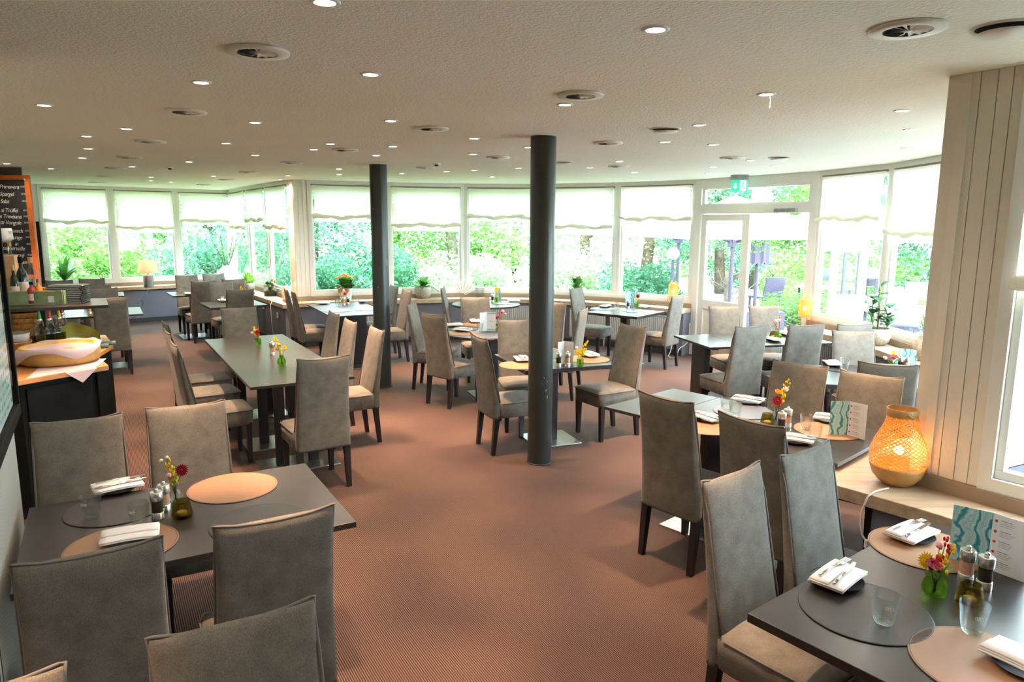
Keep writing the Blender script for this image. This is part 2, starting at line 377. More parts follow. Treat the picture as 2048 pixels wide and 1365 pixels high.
def place(key, maker, label, loc, rz=0, group=None):
    if key not in PROTO:
        o = maker(); PROTO[key] = o
    else: o = copy_tree(PROTO[key])
    o.location = loc; o.rotation_euler = (0, 0, rz); o['label'] = label
    if group: o['group'] = group
    elif 'group' in o: del o['group']
    return o
def struct(name, mb, mat, **kw):
    return obj(name, mb, mat, kind='structure', **kw)
def nrm(A, B):
    dx, dy = B[0]-A[0], B[1]-A[1]; L = math.hypot(dx, dy); n = (-dy/L, dx/L); m = ((A[0]+B[0])/2, (A[1]+B[1])/2)
    return n if n[0]*-m[0]+n[1]*-m[1] > 0 else (-n[0], -n[1])
# ------------------------------------------------------------ room shell
H = 2.62
WALLS = [  # window wall, left to right as seen: (A, B, kind, roll z, hem z)
 ((-8.62, 13.03), (-7.726, 13.769), 'win', 1.97, 1.86),
 ((-7.726, 13.769), (-6.827, 14.502), 'win', 1.86, 1.74),
 ((-6.827, 14.502), (-5.98, 15.17), 'win', 2.00, 1.90),
 ((-5.98, 15.17), (-5.05, 13.652), 'win', 1.88, 1.76),
 ((-5.05, 13.652), (-4.308, 12.549), 'win', 2.02, 1.93),
 ((-4.308, 12.549), (-3.56, 11.44), 'win', 1.90, 1.79),
 ((-3.27, 11.41), (-2.08, 11.86), 'win', 2.07, 1.97),
 ((-2.08, 11.86), (-0.83, 12.19), 'win', 1.95, 1.825),
 ((-0.83, 12.19), (0.46, 12.12), 'win', 2.09, 1.99),
 ((0.46, 12.12), (1.70, 11.54), 'win', 1.935, 1.80),
 ((1.70, 11.54), (2.744, 10.70), 'win', 2.07, 1.955),
 ((3.80, 8.90), (4.08, 7.735), 'win', 2.06, 1.94),
 ((4.08, 7.735), (4.05, 6.35), 'win', 1.90, 1.79),
 ((4.05, 6.35), (3.85, 5.05), 'win', 2.0, 1.9),
 ((3.85, 5.05), (3.20, 3.95), 'win', 2.0, 1.9),
 ((2.14, 3.08), (2.93, 1.98), 'win', 1.76, 1.66),
]
door_A, door_B = (2.744, 10.70), (3.80, 8.90)
outline = [(-8.9, 12.8)]+[w[0] for w in WALLS[:6]]+[(-3.56, 11.44), (-3.45, 11.28)]+[w[0] for w in WALLS[6:11]]+[door_A]+[w[0] for w in WALLS[11:15]]+[(3.20, 3.95), (1.965, 3.33), (2.14, 3.08), (2.93, 1.98), (3.7, 0.9), (3.7, -4.0), (-1.66, -4.0), (-1.66, 2.1), (-2.16, 2.95), (-4.7, 3.1), (-7.4, 8.7), (-9.8, 12.0)]
ext = [(x*1.0, y) for x, y in outline]
def slab(P, z0, z1): return MB().prism(P, z0, z1)
struct('floor', slab(outline, -0.1, 0.0), 'carpet')
# roof slab a little larger than the room
cxo, cyo = -1.5, 6.0
big = [(cxo+(x-cxo)*1.03, cyo+(y-cyo)*1.03) for x, y in outline]
struct('ceiling', slab(big, H, H+0.3), 'ceiling')
# plain walls out of the window line
def wall(name, pts, mat, th=0.12, z0=0.0, z1=H):
    mb = MB()
    for A, B in zip(pts[:-1], pts[1:]):
        n = nrm(A, B); mb.obox(A, B, n, -th, 0.0, z0, z1)
    return struct(name, mb, mat)
wall('wall_right', [(2.93, 1.98), (3.7, 0.9), (3.7, -4.0)], 'board')
wall('wall_back', [(3.7, -4.0), (-1.66, -4.0)], 'board')
struct('wall_left', MB().prism([(-1.66, 2.1), (-2.16, 2.95), (-2.28, 2.90), (-1.80, 2.08)], 0, H), 'wallpaper')
struct('wall_left_rear', MB().prism([(-1.66, -4.0), (-1.66, 2.1), (-1.80, 2.08), (-1.80, -4.0)], 0, H), 'wallpaper')
mb = MB(); mb.prism([(-2.165, 2.96), (-4.7, 3.1), (-4.7, 2.95), (-2.28, 2.905)], 0, H)
mb.prism([(-4.7, 3.1), (-7.4, 8.7), (-7.6, 8.6), (-4.85, 3.0)], 0, H)
mb.prism([(-7.4, 8.7), (-9.8, 12.0), (-9.95, 11.9), (-7.55, 8.6)], 0, H)
mb.prism([(-9.8, 12.0), (-8.9, 12.8), (-9.0, 12.95), (-9.95, 12.1)], 0, H)
struct('wall_bar', mb, 'frame')
# grey pillar that carries the blackboard
struct('wall_pillar', MB().prism([(-6.18, 9.09), (-6.62, 9.50), (-7.9, 9.5), (-7.9, 9.16)], 0, H), 'slate')
# far-left wall strip beside the first window
mb = MB(); A, B = (-8.9, 12.8), (-8.62, 13.03); n = nrm(A, B); mb.obox(A, B, n, -0.12, 0.0, 0.0, H); struct('wall_far', mb, 'frame')

# window line: lower wall, sill, upstand
def offset_line(P, d):
    out = []
    for i, p in enumerate(P):
        ns = []
        if i > 0: ns.append(nrm(P[i-1], p))
        if i < len(P)-1: ns.append(nrm(p, P[i+1]))
        n = ns[0] if len(ns) == 1 else ((ns[0][0]+ns[1][0])/2, (ns[0][1]+ns[1][1])/2)
        L = n[0]**2+n[1]**2
        out.append((p[0]+n[0]*d/L, p[1]+n[1]*d/L))
    return out
def strip(P, d0, d1, z0, z1):
    a, b = offset_line(P, d0), offset_line(P, d1); mb = MB(); n = len(P)
    vs = [(x, y, z) for (x, y) in a for z in (z0, z1)]+[(x, y, z) for (x, y) in b for z in (z0, z1)]
    fs = []
    for i in range(n-1):
        A0, A1, B0, B1 = 2*i, 2*i+2, 2*n+2*i, 2*n+2*i+2
        fs += [(A0, A1, A1+1, A0+1), (B0, B0+1, B1+1, B1), (A0+1, A1+1, B1+1, B0+1), (A0, B0, B1, A1)]
    fs += [(0, 1, 2*n+1, 2*n), (2*n-2, 4*n-2, 4*n-1, 2*n-1)]
    return mb.add(vs, fs)
LINES = {'alcove': [(-8.9, 12.8), (-7.726, 13.769), (-6.827, 14.502), (-5.98, 15.17), (-5.05, 13.652), (-4.308, 12.549), (-3.45, 11.28), (-3.27, 11.41), (-2.08, 11.86), (-0.83, 12.19), (0.46, 12.12), (1.70, 11.54), (2.744, 10.70)],
         'terrace': [(3.80, 8.90), (4.08, 7.735), (4.05, 6.35), (3.85, 5.05), (3.20, 3.95)],
         'pier': [(1.965, 3.33), (2.14, 3.08), (2.93, 1.98), (3.60, 1.05)]}
DSILL = 0.34
PIER_SILL = [(3.60, 1.05), (2.93, 1.98), (2.14, 3.08), (1.965, 3.33), (3.05, 3.87), (2.90, 4.12), (2.20, 4.02), (1.47, 3.40), (1.588, 3.25), (1.813, 2.986), (2.055, 2.657), (2.66, 1.79), (3.32, 0.87)]
struct('wall_under_window_near', MB().prism([(3.60, 1.05), (2.93, 1.98), (2.14, 3.08), (1.965, 3.33), (3.05, 3.87), (2.60, 3.68), (1.96, 3.40), (1.72, 3.18), (1.853, 3.015), (2.095, 2.687), (2.70, 1.82), (3.36, 0.90)], 0.0, 0.64), 'slate')
struct('baseboard_near', MB().prism([(1.853, 3.015), (2.70, 1.82), (2.69, 1.81), (1.843, 3.005)], 0.0, 0.09), 'base_dark')
tag(obj('window_sill', MB().prism(PIER_SILL, 0.645, 0.71), 'sill', bevel=0.004), 'beech window sill wrapping the right pier under the orange bamboo lamp', 'sill')
struct('trim_upstand_pier', strip([(1.965, 3.33), (2.14, 3.08), (2.93, 1.98)], 0.0, 0.03, 0.71, 0.775), 'upstand')
for k, P in LINES.items():
    if k == 'pier': continue
    sid = 'far' if k == 'alcove' else 'right'
    struct('wall_under_window_'+sid, strip(P, 0.0, DSILL-0.05, 0.0, 0.64), 'slate')
    struct('baseboard_'+sid, strip(P, DSILL-0.05, DSILL-0.035, 0.0, 0.09), 'base_dark')
    o = struct('trim_upstand_'+sid, strip(P, 0.0, 0.05, 0.71, 0.775), 'upstand')
    s = obj('window_sill', strip(P, 0.0, DSILL, 0.645, 0.71), 'sill', bevel=0.004)
    tag(s, 'long beech window sill running under the far curved windows' if k == 'alcove' else 'beech window sill under the windows right of the terrace door', 'sill')

# corner pier between the alcove and the long window row, and the panelled right pier
def pier(name, pts, mat, lines):
    mb = MB(); P = pts
    for A, B in zip(P[:-1], P[1:]):
        n = nrm(A, B)
        if A == (3.20, 3.95): mb.obox(A, B, n, 0.0, 0.10, 0.71, H)     # return wall, faces the far side
        else: mb.obox(A, B, n, -0.10, 0.0, 0.71, H)
    o = struct(name, mb, mat)
    for (A, B, ts) in lines:     # planks proud of the pier with recessed joints
        n = nrm(A, B)
        for t0, t1 in zip(ts[:-1], ts[1:]):
            L = math.hypot(B[0]-A[0], B[1]-A[1]); e = 0.0014/L
            obj('plank', MB().obox(A, B, n, 0.0, 0.008, 0.776, H-0.001, t0+e, t1-e), 'board', parent=o, bevel=0.002)
pier('wall_pier_far', [(-3.56, 11.44), (-3.45, 11.28), (-3.27, 11.41)], 'board', [((-3.56, 11.44), (-3.45, 11.28), (0.0, 1.0)), ((-3.45, 11.28), (-3.27, 11.41), (0, 0.33, 0.66, 1.0))])
pier('wall_pier_right', [(3.20, 3.95), (1.965, 3.33), (2.14, 3.08)], 'board', [((1.965, 3.33), (2.14, 3.08), (0, 0.44, 0.66, 0.85, 1.0))])

# windows and roman blinds
BL_LAB = ['cream roman blind on the leftmost alcove window above the spiky plant', 'cream roman blind lowered furthest in the alcove, above the table lamp', 'cream roman blind on the alcove window above the vase of white blossom twigs',
 'narrow cream roman blind next to the alcove corner, on its right wall', 'cream roman blind above the bright green potted plant on the alcove side wall', 'cream roman blind above the glass terrarium beside the corner pier',
 'cream roman blind above the pot of orange flowers by the corner pier', 'cream roman blind just right of the farther column above the trailing potted plant', 'cream roman blind between the two columns, the higher of the pair beside the nearer column',
 'cream roman blind just right of the nearer column above the small pink flower pot', 'cream roman blind on the window left of the terrace door frame', 'crumpled cream roman blind on the window right of the terrace door',
 'cream roman blind on the tall window beside the panelled right pier', 'cream roman blind on the window hidden behind the panelled pier', 'cream roman blind on the window nearest behind the panelled pier', 'cream roman blind on the window at the right edge near the bamboo lamp']
def blind(A, B, n, zr, zb, label, i):
    rnd = random.Random(i*7+1)
    A = Vector(A); B = Vector(B); L = (B-A).length; u = (B-A)/L; nn = Vector(n)
    t = thing('roman_blind', label, 'blind', (A.x, A.y, 0), math.atan2(u.y, u.x), 'cream roman blinds on the window wall')
    sg = 1 if Vector((-u.y, u.x)).dot(nn) > 0 else -1     # local +y is into the room when sg = 1
    x0, x1 = 0.075, L-0.075; d = 0.045*sg
    ph = rnd.random()*6
    def top(a, b):
        pin = 0.035*sin(PI*b)**1.2
        x = x0+pin*(1-2*a)*0.9+(x1-x0)*a; z = 2.545+(zr-2.545)*b-0.012*sin(a*PI)*(1-b)
        return (x, d+sg*(0.008*sin(a*9+ph)*b+0.004*sin(a*23+ph*2)*b), z)
    obj('fabric_panel', MB().grid(top, 18, 8), 'blind', parent=t)
    mb = MB(); pts = []; rr = []
    for k in range(41):
        a = k/40; x = x0-0.015+(x1-x0+0.03)*a
        pts.append((x, d+sg*0.03, zr-0.02+0.014*sin(a*11+ph)+0.008*sin(a*27+ph))); rr.append(0.029+0.007*sin(a*17+ph*1.7)+0.004*sin(a*41+ph))
    mb.tube(pts, rr, 8)
    obj('gathered_fold', mb, 'blind', parent=t)
    def hem(a, b): return (x0+0.02+(x1-x0-0.04)*a, d+sg*(0.012+0.004*sin(a*8+ph)), (zr-0.02)+(zb-zr+0.02)*b)
    obj('hem_panel', MB().grid(hem, 10, 2), 'blind', parent=t)
    obj('head_rail', MB().box(x0-0.01, min(0, d*0.6)-0.01, 2.54, x1+0.01, max(0, d*0.6)+0.01, 2.56), 'brown_part', parent=t)
    obj('cord', MB().tube([(x1+0.005, d, 2.54), (x1+0.008, d, zr-0.02)], 0.002, 4), 'cable_white', parent=t)
for i, (A, B, kd, zr, zb) in enumerate(WALLS):
    n = nrm(A, B); L = math.hypot(B[0]-A[0], B[1]-A[1]); mb = MB(); pw = 0.055/L
    mb.obox(A, B, n, -0.08, 0.02, 0.775, H, 0, pw); mb.obox(A, B, n, -0.08, 0.02, 0.775, H, 1-pw, 1)
    mb.obox(A, B, n, -0.08, 0.02, 0.775, 0.835, pw, 1-pw); mb.obox(A, B, n, -0.08, 0.02, 2.55, H, pw, 1-pw)
    w = struct('window_%d' % (i+1), mb, 'frame')
    s = MB(); q0, q1 = pw, 1-pw; e = 0.035/L
    s.obox(A, B, n, -0.055, -0.005, 0.835, 0.875, q0, q1); s.obox(A, B, n, -0.055, -0.005, 2.51, 2.55, q0, q1)
    s.obox(A, B, n, -0.055, -0.005, 0.875, 2.51, q0, q0+e); s.obox(A, B, n, -0.055, -0.005, 0.875, 2.51, q1-e, q1)
    obj('sash', s, 'frame', parent=w, bevel=0.004)
    obj('pane', MB().obox(A, B, n, -0.035, -0.029, 0.87, 2.515, q0+e*0.8, q1-e*0.8), 'pane', parent=w)
    blind(A, B, n, zr, zb, BL_LAB[i], i)
# terrace door
A, B = door_A, door_B; n = nrm(A, B); mb = MB()
for a, b in ((0, 0.055), (0.945, 1.0)): mb.obox(A, B, n, -0.08, 0.03, 0, H, a, b)
mb.obox(A, B, n, -0.08, 0.03, 2.49, H, 0.055, 0.945); mb.obox(A, B, n, -0.08, 0.03, 2.12, 2.24, 0.055, 0.945)
mb.obox(A, B, n, -0.08, 0.03, 0, 0.02, 0.055, 0.945)
dr = struct('door_1', mb, 'frame')
s = MB(); s.obox(A, B, n, -0.05, 0.0, 2.24, 2.265, .055, .945); s.obox(A, B, n, -0.05, 0.0, 2.465, 2.49, .055, .945); s.obox(A, B, n, -0.05, 0, 2.265, 2.465, .055, .075); s.obox(A, B, n, -0.05, 0, 2.265, 2.465, .925, .945)
obj('transom_frame', s, 'frame', parent=dr); obj('transom_pane', MB().obox(A, B, n, -0.03, -0.024, 2.26, 2.47, .07, .93), 'pane', parent=dr)
s = MB()                                                     # closed left leaf
s.obox(A, B, n, -0.05, 0.005, 0.03, 2.11, .06, .105); s.obox(A, B, n, -0.05, 0.005, 0.03, 2.11, .425, .485)
s.obox(A, B, n, -0.05, 0.005, 2.02, 2.11, .105, .425); s.obox(A, B, n, -0.05, 0.005, 0.72, 0.86, .105, .425); s.obox(A, B, n, -0.05, 0.005, 0.03, 0.13, .105, .425)
lf = obj('door_leaf', s, 'frame', parent=dr, bevel=0.004)
obj('panel', MB().obox(A, B, n, -0.04, -0.015, 0.13, 0.72, .105, .425), 'frame', parent=lf)
obj('pane', MB().obox(A, B, n, -0.03, -0.024, 0.85, 2.03, .10, .43), 'pane', parent=lf)
obj('door_closer', MB().obox(A, B, n, 0.03, 0.075, 2.125, 2.175, .70, .86), 'grate', parent=dr, bevel=0.004)
hx, hy = B[0]+(A[0]-B[0])*.07, B[1]+(A[1]-B[1])*.07            # right leaf swung open outwards
ow = (-n[0], -n[1]); OA, OB = (hx+ow[0]*0.08, hy+ow[1]*0.08), (hx+ow[0]*0.95+0.25, hy+ow[1]*0.95+0.15)
on = nrm(OA, OB); s = MB()
s.obox(OA, OB, on, 0, .05, .03, 2.11, 0, .1); s.obox(OA, OB, on, 0, .05, .03, 2.11, .9, 1); s.obox(OA, OB, on, 0, .05, 2.02, 2.11, .1, .9); s.obox(OA, OB, on, 0, .05, .03, .72, .1, .9)
lf2 = obj('door_leaf', s, 'frame', parent=dr); obj('pane', MB().obox(OA, OB, on, .02, .026, .72, 2.03, .09, .91), 'pane', parent=lf2)

# exit sign hanging from the ceiling in front of the door
t = thing('exit_sign', 'green and white running man exit sign hanging above the terrace door', 'exit sign', (3.02, 9.62, 0), R(-12))
obj('housing', MB().box(-0.115, -0.03, 2.555, 0.115, 0.03, 2.615), 'grate', t, bevel=0.003)
obj('sign_plate', MB().box(-0.105, -0.008, 2.40, 0.105, 0.008, 2.555), 'sign_green', t)
mb = MB().prism([(0, 0), (0.03, 0.03), (0.012, 0.03), (0.012, 0.075), (-0.012, 0.075), (-0.012, 0.03), (-0.03, 0.03)], 0, 0.002)
me = mb.mesh('arrow'); o = obj('arrow', me, 'sign_white', t); o.rotation_euler = (R(90), 0, 0); o.location = (-0.055, -0.010, 2.435)
obj('door_panel_print', MB().box(0.005, -0.0105, 2.41, 0.085, -0.0085, 2.545), 'sign_white', t)
mb = MB().ball((0.045, -0.012, 2.525), 0.009, 8, 5).tube([(0.045, -0.012, 2.515), (0.038, -0.012, 2.475)], 0.007, 5)
mb.tube([(0.038, -0.012, 2.475), (0.058, -0.012, 2.455), (0.066, -0.012, 2.425)], 0.005, 5).tube([(0.038, -0.012, 2.475), (0.028, -0.012, 2.45), (0.012, -0.012, 2.445)], 0.005, 5)
mb.tube([(0.044, -0.012, 2.508), (0.066, -0.012, 2.495), (0.076, -0.012, 2.508)], 0.004, 5).tube([(0.044, -0.012, 2.508), (0.022, -0.012, 2.50), (0.016, -0.012, 2.482)], 0.004, 5)
obj('running_figure', mb, 'sign_green', t)

# columns
def column(x, y, label, chips):
    t = thing('round_column', label, 'column', (x, y, 0))
    obj('shaft', MB().lathe([(0.100, 0.0), (0.100, H)], n=48), 'column', t)
    obj('base_ring', MB().lathe([(0.101, 0.0), (0.107, 0.002), (0.107, 0.008), (0.101, 0.010)], n=48, cap0=False, cap1=False), 'base_dark', t)
    mb = MB()
    for a, z, w, h in chips:
        aa = R(a); mb.add([(0.1006*cos(aa+k*w), 0.1006*sin(aa+k*w), z+dz) for k, dz in ((-1, 0), (1, h*0.3), (0.6, h), (-0.5, h*0.8))], [(0, 1, 2, 3)])
    obj('paint_chip', mb, 'chip', t)
column(0.234, 5.63, 'nearer dark grey green round column standing in front of the square black table', [(-65, 0.62, .03, .02), (-60, .70, .02, .012), (-75, .73, .03, .008), (-58, .56, .025, .03), (-85, .68, .012, .01), (-62, 1.9, .015, .01)])
column(-1.56, 8.36, 'farther dark grey green round column standing behind the row of salmon lit chairs', [(-120, 2.1, .03, .03), (-30, 1.45, .03, .10), (-100, 1.2, .02, .02)])

# ------------------------------------------------------------ ceiling fittings
def mk_vent():
    o = thing('ceiling_vent', '', 'vent')
    obj('rim', MB().lathe([(0.078, -0.012), (0.12, -0.012), (0.122, -0.002), (0.118, 0.0)], n=36, cap0=False, cap1=False), 'vent_white', o)
    obj('throat', MB().lathe([(0.080, -0.002), (0.001, -0.0015)], n=24, cap0=False, cap1=False), 'dark', o)
    mb = MB()
    for k in range(14):
        a = 2*PI*k/14; c, s_ = cos(a), sin(a); w0, w1 = 0.003, 0.011
        mb.add([(0.012*c-w0*s_, 0.012*s_+w0*c, -0.012), (0.080*c-w1*s_, 0.080*s_+w1*c, -0.012), (0.080*c+w1*s_, 0.080*s_-w1*c, -0.004), (0.012*c+w0*s_, 0.012*s_-w0*c, -0.006)], [(0, 1, 2, 3)])
    obj('swirl_blades', mb, 'vent_white', o)
    obj('centre_cap', MB().lathe([(0.001, -0.014), (0.014, -0.013), (0.015, -0.004)], n=12, cap0=False, cap1=False), 'vent_white', o)
    return o
def mk_light():
    o = thing('downlight', '', 'ceiling light')
    obj('trim_ring', MB().lathe([(0.033, -0.005), (0.044, -0.007), (0.048, -0.003), (0.048, 0.0)], n=24, cap0=False, cap1=False), 'white_plastic', o)
    obj('lens', MB().lathe([(0.034, -0.004), (0.001, -0.0045)], n=20, cap0=False, cap1=False), 'lamp_disc', o)
    return o
def mk_valve():
    o = thing('ceiling_disc_valve', '', 'vent')
    obj('rim', MB().lathe([(0.090, -0.003), (0.104, -0.008), (0.107, 0.0)], n=32, cap0=False, cap1=False), 'vent_white', o)
    obj('throat', MB().lathe([(0.092, -0.001), (0.001, -0.001)], n=24, cap0=False, cap1=False), 'dark', o)
    obj('disc', MB().lathe([(0.084, -0.018), (0.080, -0.024), (0.001, -0.026)], n=32, cap0=False, cap1=False), 'vent_white', o)
    return o
def mk_detector():
    o = thing('smoke_detector', '', 'detector')
    obj('base', MB().lathe([(0.045, 0.0), (0.045, -0.01), (0.03, -0.014)], n=20), 'white_plastic', o)
    obj('sensor', MB().lathe([(0.022, -0.012), (0.022, -0.028), (0.001, -0.032)], n=16, cap0=False), 'dark', o)
    return o
# zone names for labels come from where a fitting hangs in the room
def zone(x, y):
    if x < -3.3: return 'over the alcove and bar side' if y > 7 else 'over the aisle by the bar'
    if x < -1.56: return 'between the alcove and the farther column'
    if x < 0.236: return 'between the two columns'
    if x < 1.45: return 'right of the nearer column'
    return 'over the terrace side'
ORD = ['nearest', 'second nearest', 'third nearest', 'fourth nearest', 'fifth nearest', 'sixth nearest', 'seventh nearest', 'eighth nearest', 'ninth nearest', 'tenth nearest', 'eleventh nearest', 'twelfth nearest', 'thirteenth nearest', 'fourteenth nearest', 'fifteenth nearest', 'sixteenth nearest', 'seventeenth nearest', 'eighteenth nearest', 'nineteenth nearest', 'farthest']
LIGHTS = [(-2.732, 4.270),(-2.808, 5.291),(-3.372, 5.758),(-3.931, 6.719),(-4.563, 7.675),(-2.445, 6.193),(-3.619, 8.091),(-4.645, 8.821),(-5.896, 9.230),(-5.937, 8.486),(-5.423, 10.817),(-5.877, 11.713),(-4.354, 10.500),(-5.741, 12.108),
 (-0.806, 4.809),(-1.742, 4.929),(-0.310, 5.750),(-1.558, 6.198),(-1.828, 6.658),(-1.054, 6.368),(-1.359, 7.195),(-2.579, 7.251),(-0.388, 7.014),(-2.167, 8.995),(-2.403, 9.969),(-1.496, 9.719),(-0.855, 9.331),(-0.490, 9.081),(-3.208, 10.292),(-3.628, 11.237),(-0.304, 10.304),
 (0.290, 4.136),(1.250, 4.922),(1.227, 5.908),(1.670, 6.083),(0.134, 6.362),(1.126, 7.707),(0.903, 8.572),(2.303, 8.341),(1.554, 9.271),(2.534, 9.375),(0.063, 8.689),
 (1.299, 3.782),(2.265, 4.276),(2.766, 5.090),(3.383, 6.258),(2.448, 7.487),(2.954, 8.174),(-0.579, 2.298),(-1.509, 3.562),(-0.649, 3.353),(0.490, 2.582), (-1.25, 1.15), (-0.15, 0.95), (1.25, 1.05), (-1.1, -0.4), (0.5, -0.6), (2.3, 0.2)]  # last six unseen, added behind the camera to brighten the front chairs
VENTS = [(-1.996, 4.462),(-3.029, 6.078),(-3.996, 7.554),(-4.989, 9.079),(-6.067, 10.764),(-4.502, 11.322),(-7.116, 12.321),(-5.535, 12.914),(-3.521, 9.640),(-0.578, 5.164),(-1.543, 6.668),(-2.478, 8.095),(-0.152, 7.306),(-1.055, 8.722),(0.349, 3.831),(0.779, 5.985),(1.210, 8.311),(2.179, 7.208),(-1.009, 2.925),(1.342, 2.544)]
VALVES = [(1.071, 5.141),(0.545, 7.832),(2.629, 7.168),(1.666, 2.531)]
DETS = [(-4.221, 8.903),(-0.859, 8.123)]
def fit(kind, maker, pts, noun, group):
    cnt = {}
    for (x, y) in sorted(pts, key=lambda p: p[1]):
        z = zone(x, y); k = cnt.get(z, 0); cnt[z] = k+1
        o = place(kind, maker, '%s %s, %s one' % (noun, z, ORD[k]), (x, y, H), 0, group)
fit('light', mk_light, LIGHTS, 'small round white downlight', 'recessed downlights')
fit('vent', mk_vent, VENTS, 'round cream swirl air vent', 'swirl air vents')
fit('valve', mk_valve, VALVES, 'round disc air valve with dark gap', 'disc air valves')
fit('det', mk_detector, DETS, 'small round smoke detector', 'smoke detectors')
spd = bpy.data.lights.new('downlight_beam', 'SPOT'); spd.energy = SPOT_W; spd.spot_size = R(44); spd.spot_blend = 0.75; spd.color = (1.0, 0.60, 0.38); spd.shadow_soft_size = 0.03
spw = bpy.data.lights.new('downlight_spill', 'SPOT'); spw.energy = 8.0; spw.spot_size = R(160); spw.spot_blend = 0.9; spw.color = (1.0, 0.84, 0.70); spw.shadow_soft_size = 0.035
for x, y in LIGHTS:
    o = bpy.data.objects.new('downlight_spill', spw); COL.objects.link(o); o.location = (x, y, H-0.03)
    o = bpy.data.objects.new('downlight_beam', spd); COL.objects.link(o); o.location = (x, y, H-0.03)
o = obj('hanging_thread', MB().tube([(0, 0, 0), (0.004, 0, -0.03), (0.002, 0, -0.06)], 0.0018, 4), 'cable_white', loc=(*(1.329, 3.812), H-0.004))
tag(o, 'short pale thread dangling from a downlight on the terrace side', 'thread')
# ------------------------------------------------------------ chairs
def ring(hx, y0, y1, z, n=20, e=0.35, zf=None):
    out = []; cy, hy = (y0+y1)/2, (y1-y0)/2
    for k in range(n):
        a = 2*PI*k/n; ca, sa = cos(a), sin(a)
        x = hx*math.copysign(abs(ca)**e, ca); y = cy+hy*math.copysign(abs(sa)**e, sa)
        out.append((x, y, z+(zf(x) if zf else 0)))
    return out
def loft(mb, rings):
    n = len(rings[0]); vs = [p for r in rings for p in r]; fs = []
    for i in range(len(rings)-1):
        for k in range(n): fs.append((i*n+k, i*n+(k+1) % n, (i+1)*n+(k+1) % n, (i+1)*n+k))
    fs.append(tuple(range(n-1, -1, -1))); fs.append(tuple(range(len(rings)*n-n, len(rings)*n)))
    return mb.add(vs, fs, True)
def back_y(z):        # front and rear surface of the backrest at height z
    t = max(0, (z-0.45)/0.57)
    yf = -0.150-0.115*t; yr = -0.235-0.065*t**1.2
    return yf, yr
def mk_chair():
    o = thing('dining_chair', '', 'chair')
    mb = MB(); rs = []
    for z, k in ((0.32, 0.92), (0.335, 1), (0.45, 1), (0.55, 1), (0.65, 1), (0.75, 1), (0.85, 1), (0.93, 0.98), (0.98, 0.86), (1.005, 0.55), (1.013, 0.22)):
        yf, yr = back_y(z); c, h = (yf+yr)/2, (yf-yr)/2*k
        hx = 0.200-0.012*max(0, (z-0.45)/0.57)-0.006*sin(PI*max(0, min(1, (z-0.45)/0.55)))
        sag = (lambda x, zz=z: -0.016*(1-(x/0.19)**2)*max(0, (zz-0.8)/0.2))
        rs.append(ring(hx, c-h, c+h, z, e=0.42, zf=sag))
    loft(mb, rs); obj('backrest', mb, 'fabric', o)
    mb = MB(); P = []
    for sx, zs in ((-1, (0.46, 0.6, 0.75, 0.9, 0.985)), (1, (0.985, 0.9, 0.75, 0.6, 0.46))):
        for z in zs:
            yf, yr = back_y(z); P.append((sx*(0.197-0.012*max(0, (z-0.45)/0.57)), yf-0.010-0.012*max(0, (z-0.9)/0.08), z))
        if sx < 0:
            P.append((-0.190, -0.283, 1.018)); P.append((-0.178, -0.284, 1.016))
            for k in range(1, 6): x = -0.178+0.356*k/6; P.append((x, -0.284, 1.014-0.016*(1-(x/0.19)**2)))
            P.append((0.178, -0.284, 1.016)); P.append((0.190, -0.283, 1.018))
    mb.tube(P, 0.0048, 6); obj('back_piping', mb, 'piping', o)
    mb = MB(); loft(mb, [ring(0.196, -0.19, 0.240, 0.32, e=0.25), ring(0.205, -0.20, 0.25, 0.33, e=0.25), ring(0.208, -0.20, 0.255, 0.44, e=0.25), ring(0.20, -0.20, 0.246, 0.455, e=0.28), ring(0.14, -0.17, 0.19, 0.468, e=0.5), ring(0.05, -0.06, 0.08, 0.472, e=0.8)])
    obj('seat', mb, 'fabric', o)
    L = [(-0.205, -0.14), (-0.209, 0.0), (-0.209, 0.20), (-0.190, 0.252), (0, 0.258), (0.190, 0.252), (0.209, 0.20), (0.209, 0.0), (0.205, -0.14)]
    obj('seat_piping', MB().tube([(x, y, 0.447) for x, y in L], 0.0042, 6), 'piping', o)
    for sx in (-1, 1):
        for y, dy in ((0.205, 0.0), (-0.185, -0.035)):
            mb = MB(); a, b = 0.023, 0.016; x = sx*0.175
            mb.add([(x-b, y+dy-b, 0), (x+b, y+dy-b, 0), (x+b, y+dy+b, 0), (x-b, y+dy+b, 0), (x-a, y-a, 0.34), (x+a, y-a, 0.34), (x+a, y+a, 0.34), (x-a, y+a, 0.34)],
                   [(0, 3, 2, 1), (4, 5, 6, 7), (0, 1, 5, 4), (1, 2, 6, 5), (2, 3, 7, 6), (3, 0, 4, 7)])
            obj('leg', mb, 'blackwood', o)
    return o
CG = {'L1': 'chairs at the near left table', 'M': 'chairs at the long bare table', 'P2': 'chairs at the square black table', 'T5': 'chairs at the round table', 'T4': 'chairs at the far round table', 'T6': 'chairs at the table beside the far lantern',
      'T3': 'chairs at the table behind the farther column', 'A': 'chairs in the alcove, left part', 'B': 'chairs in the alcove, right part', 'T7': 'chairs at the table by the terrace door', 'T8': 'chairs at the table by the right window', 'R': 'chairs at the long table by the bamboo lamp', 'BR': 'chairs at the near right table', 'F': 'chairs at the front edge'}
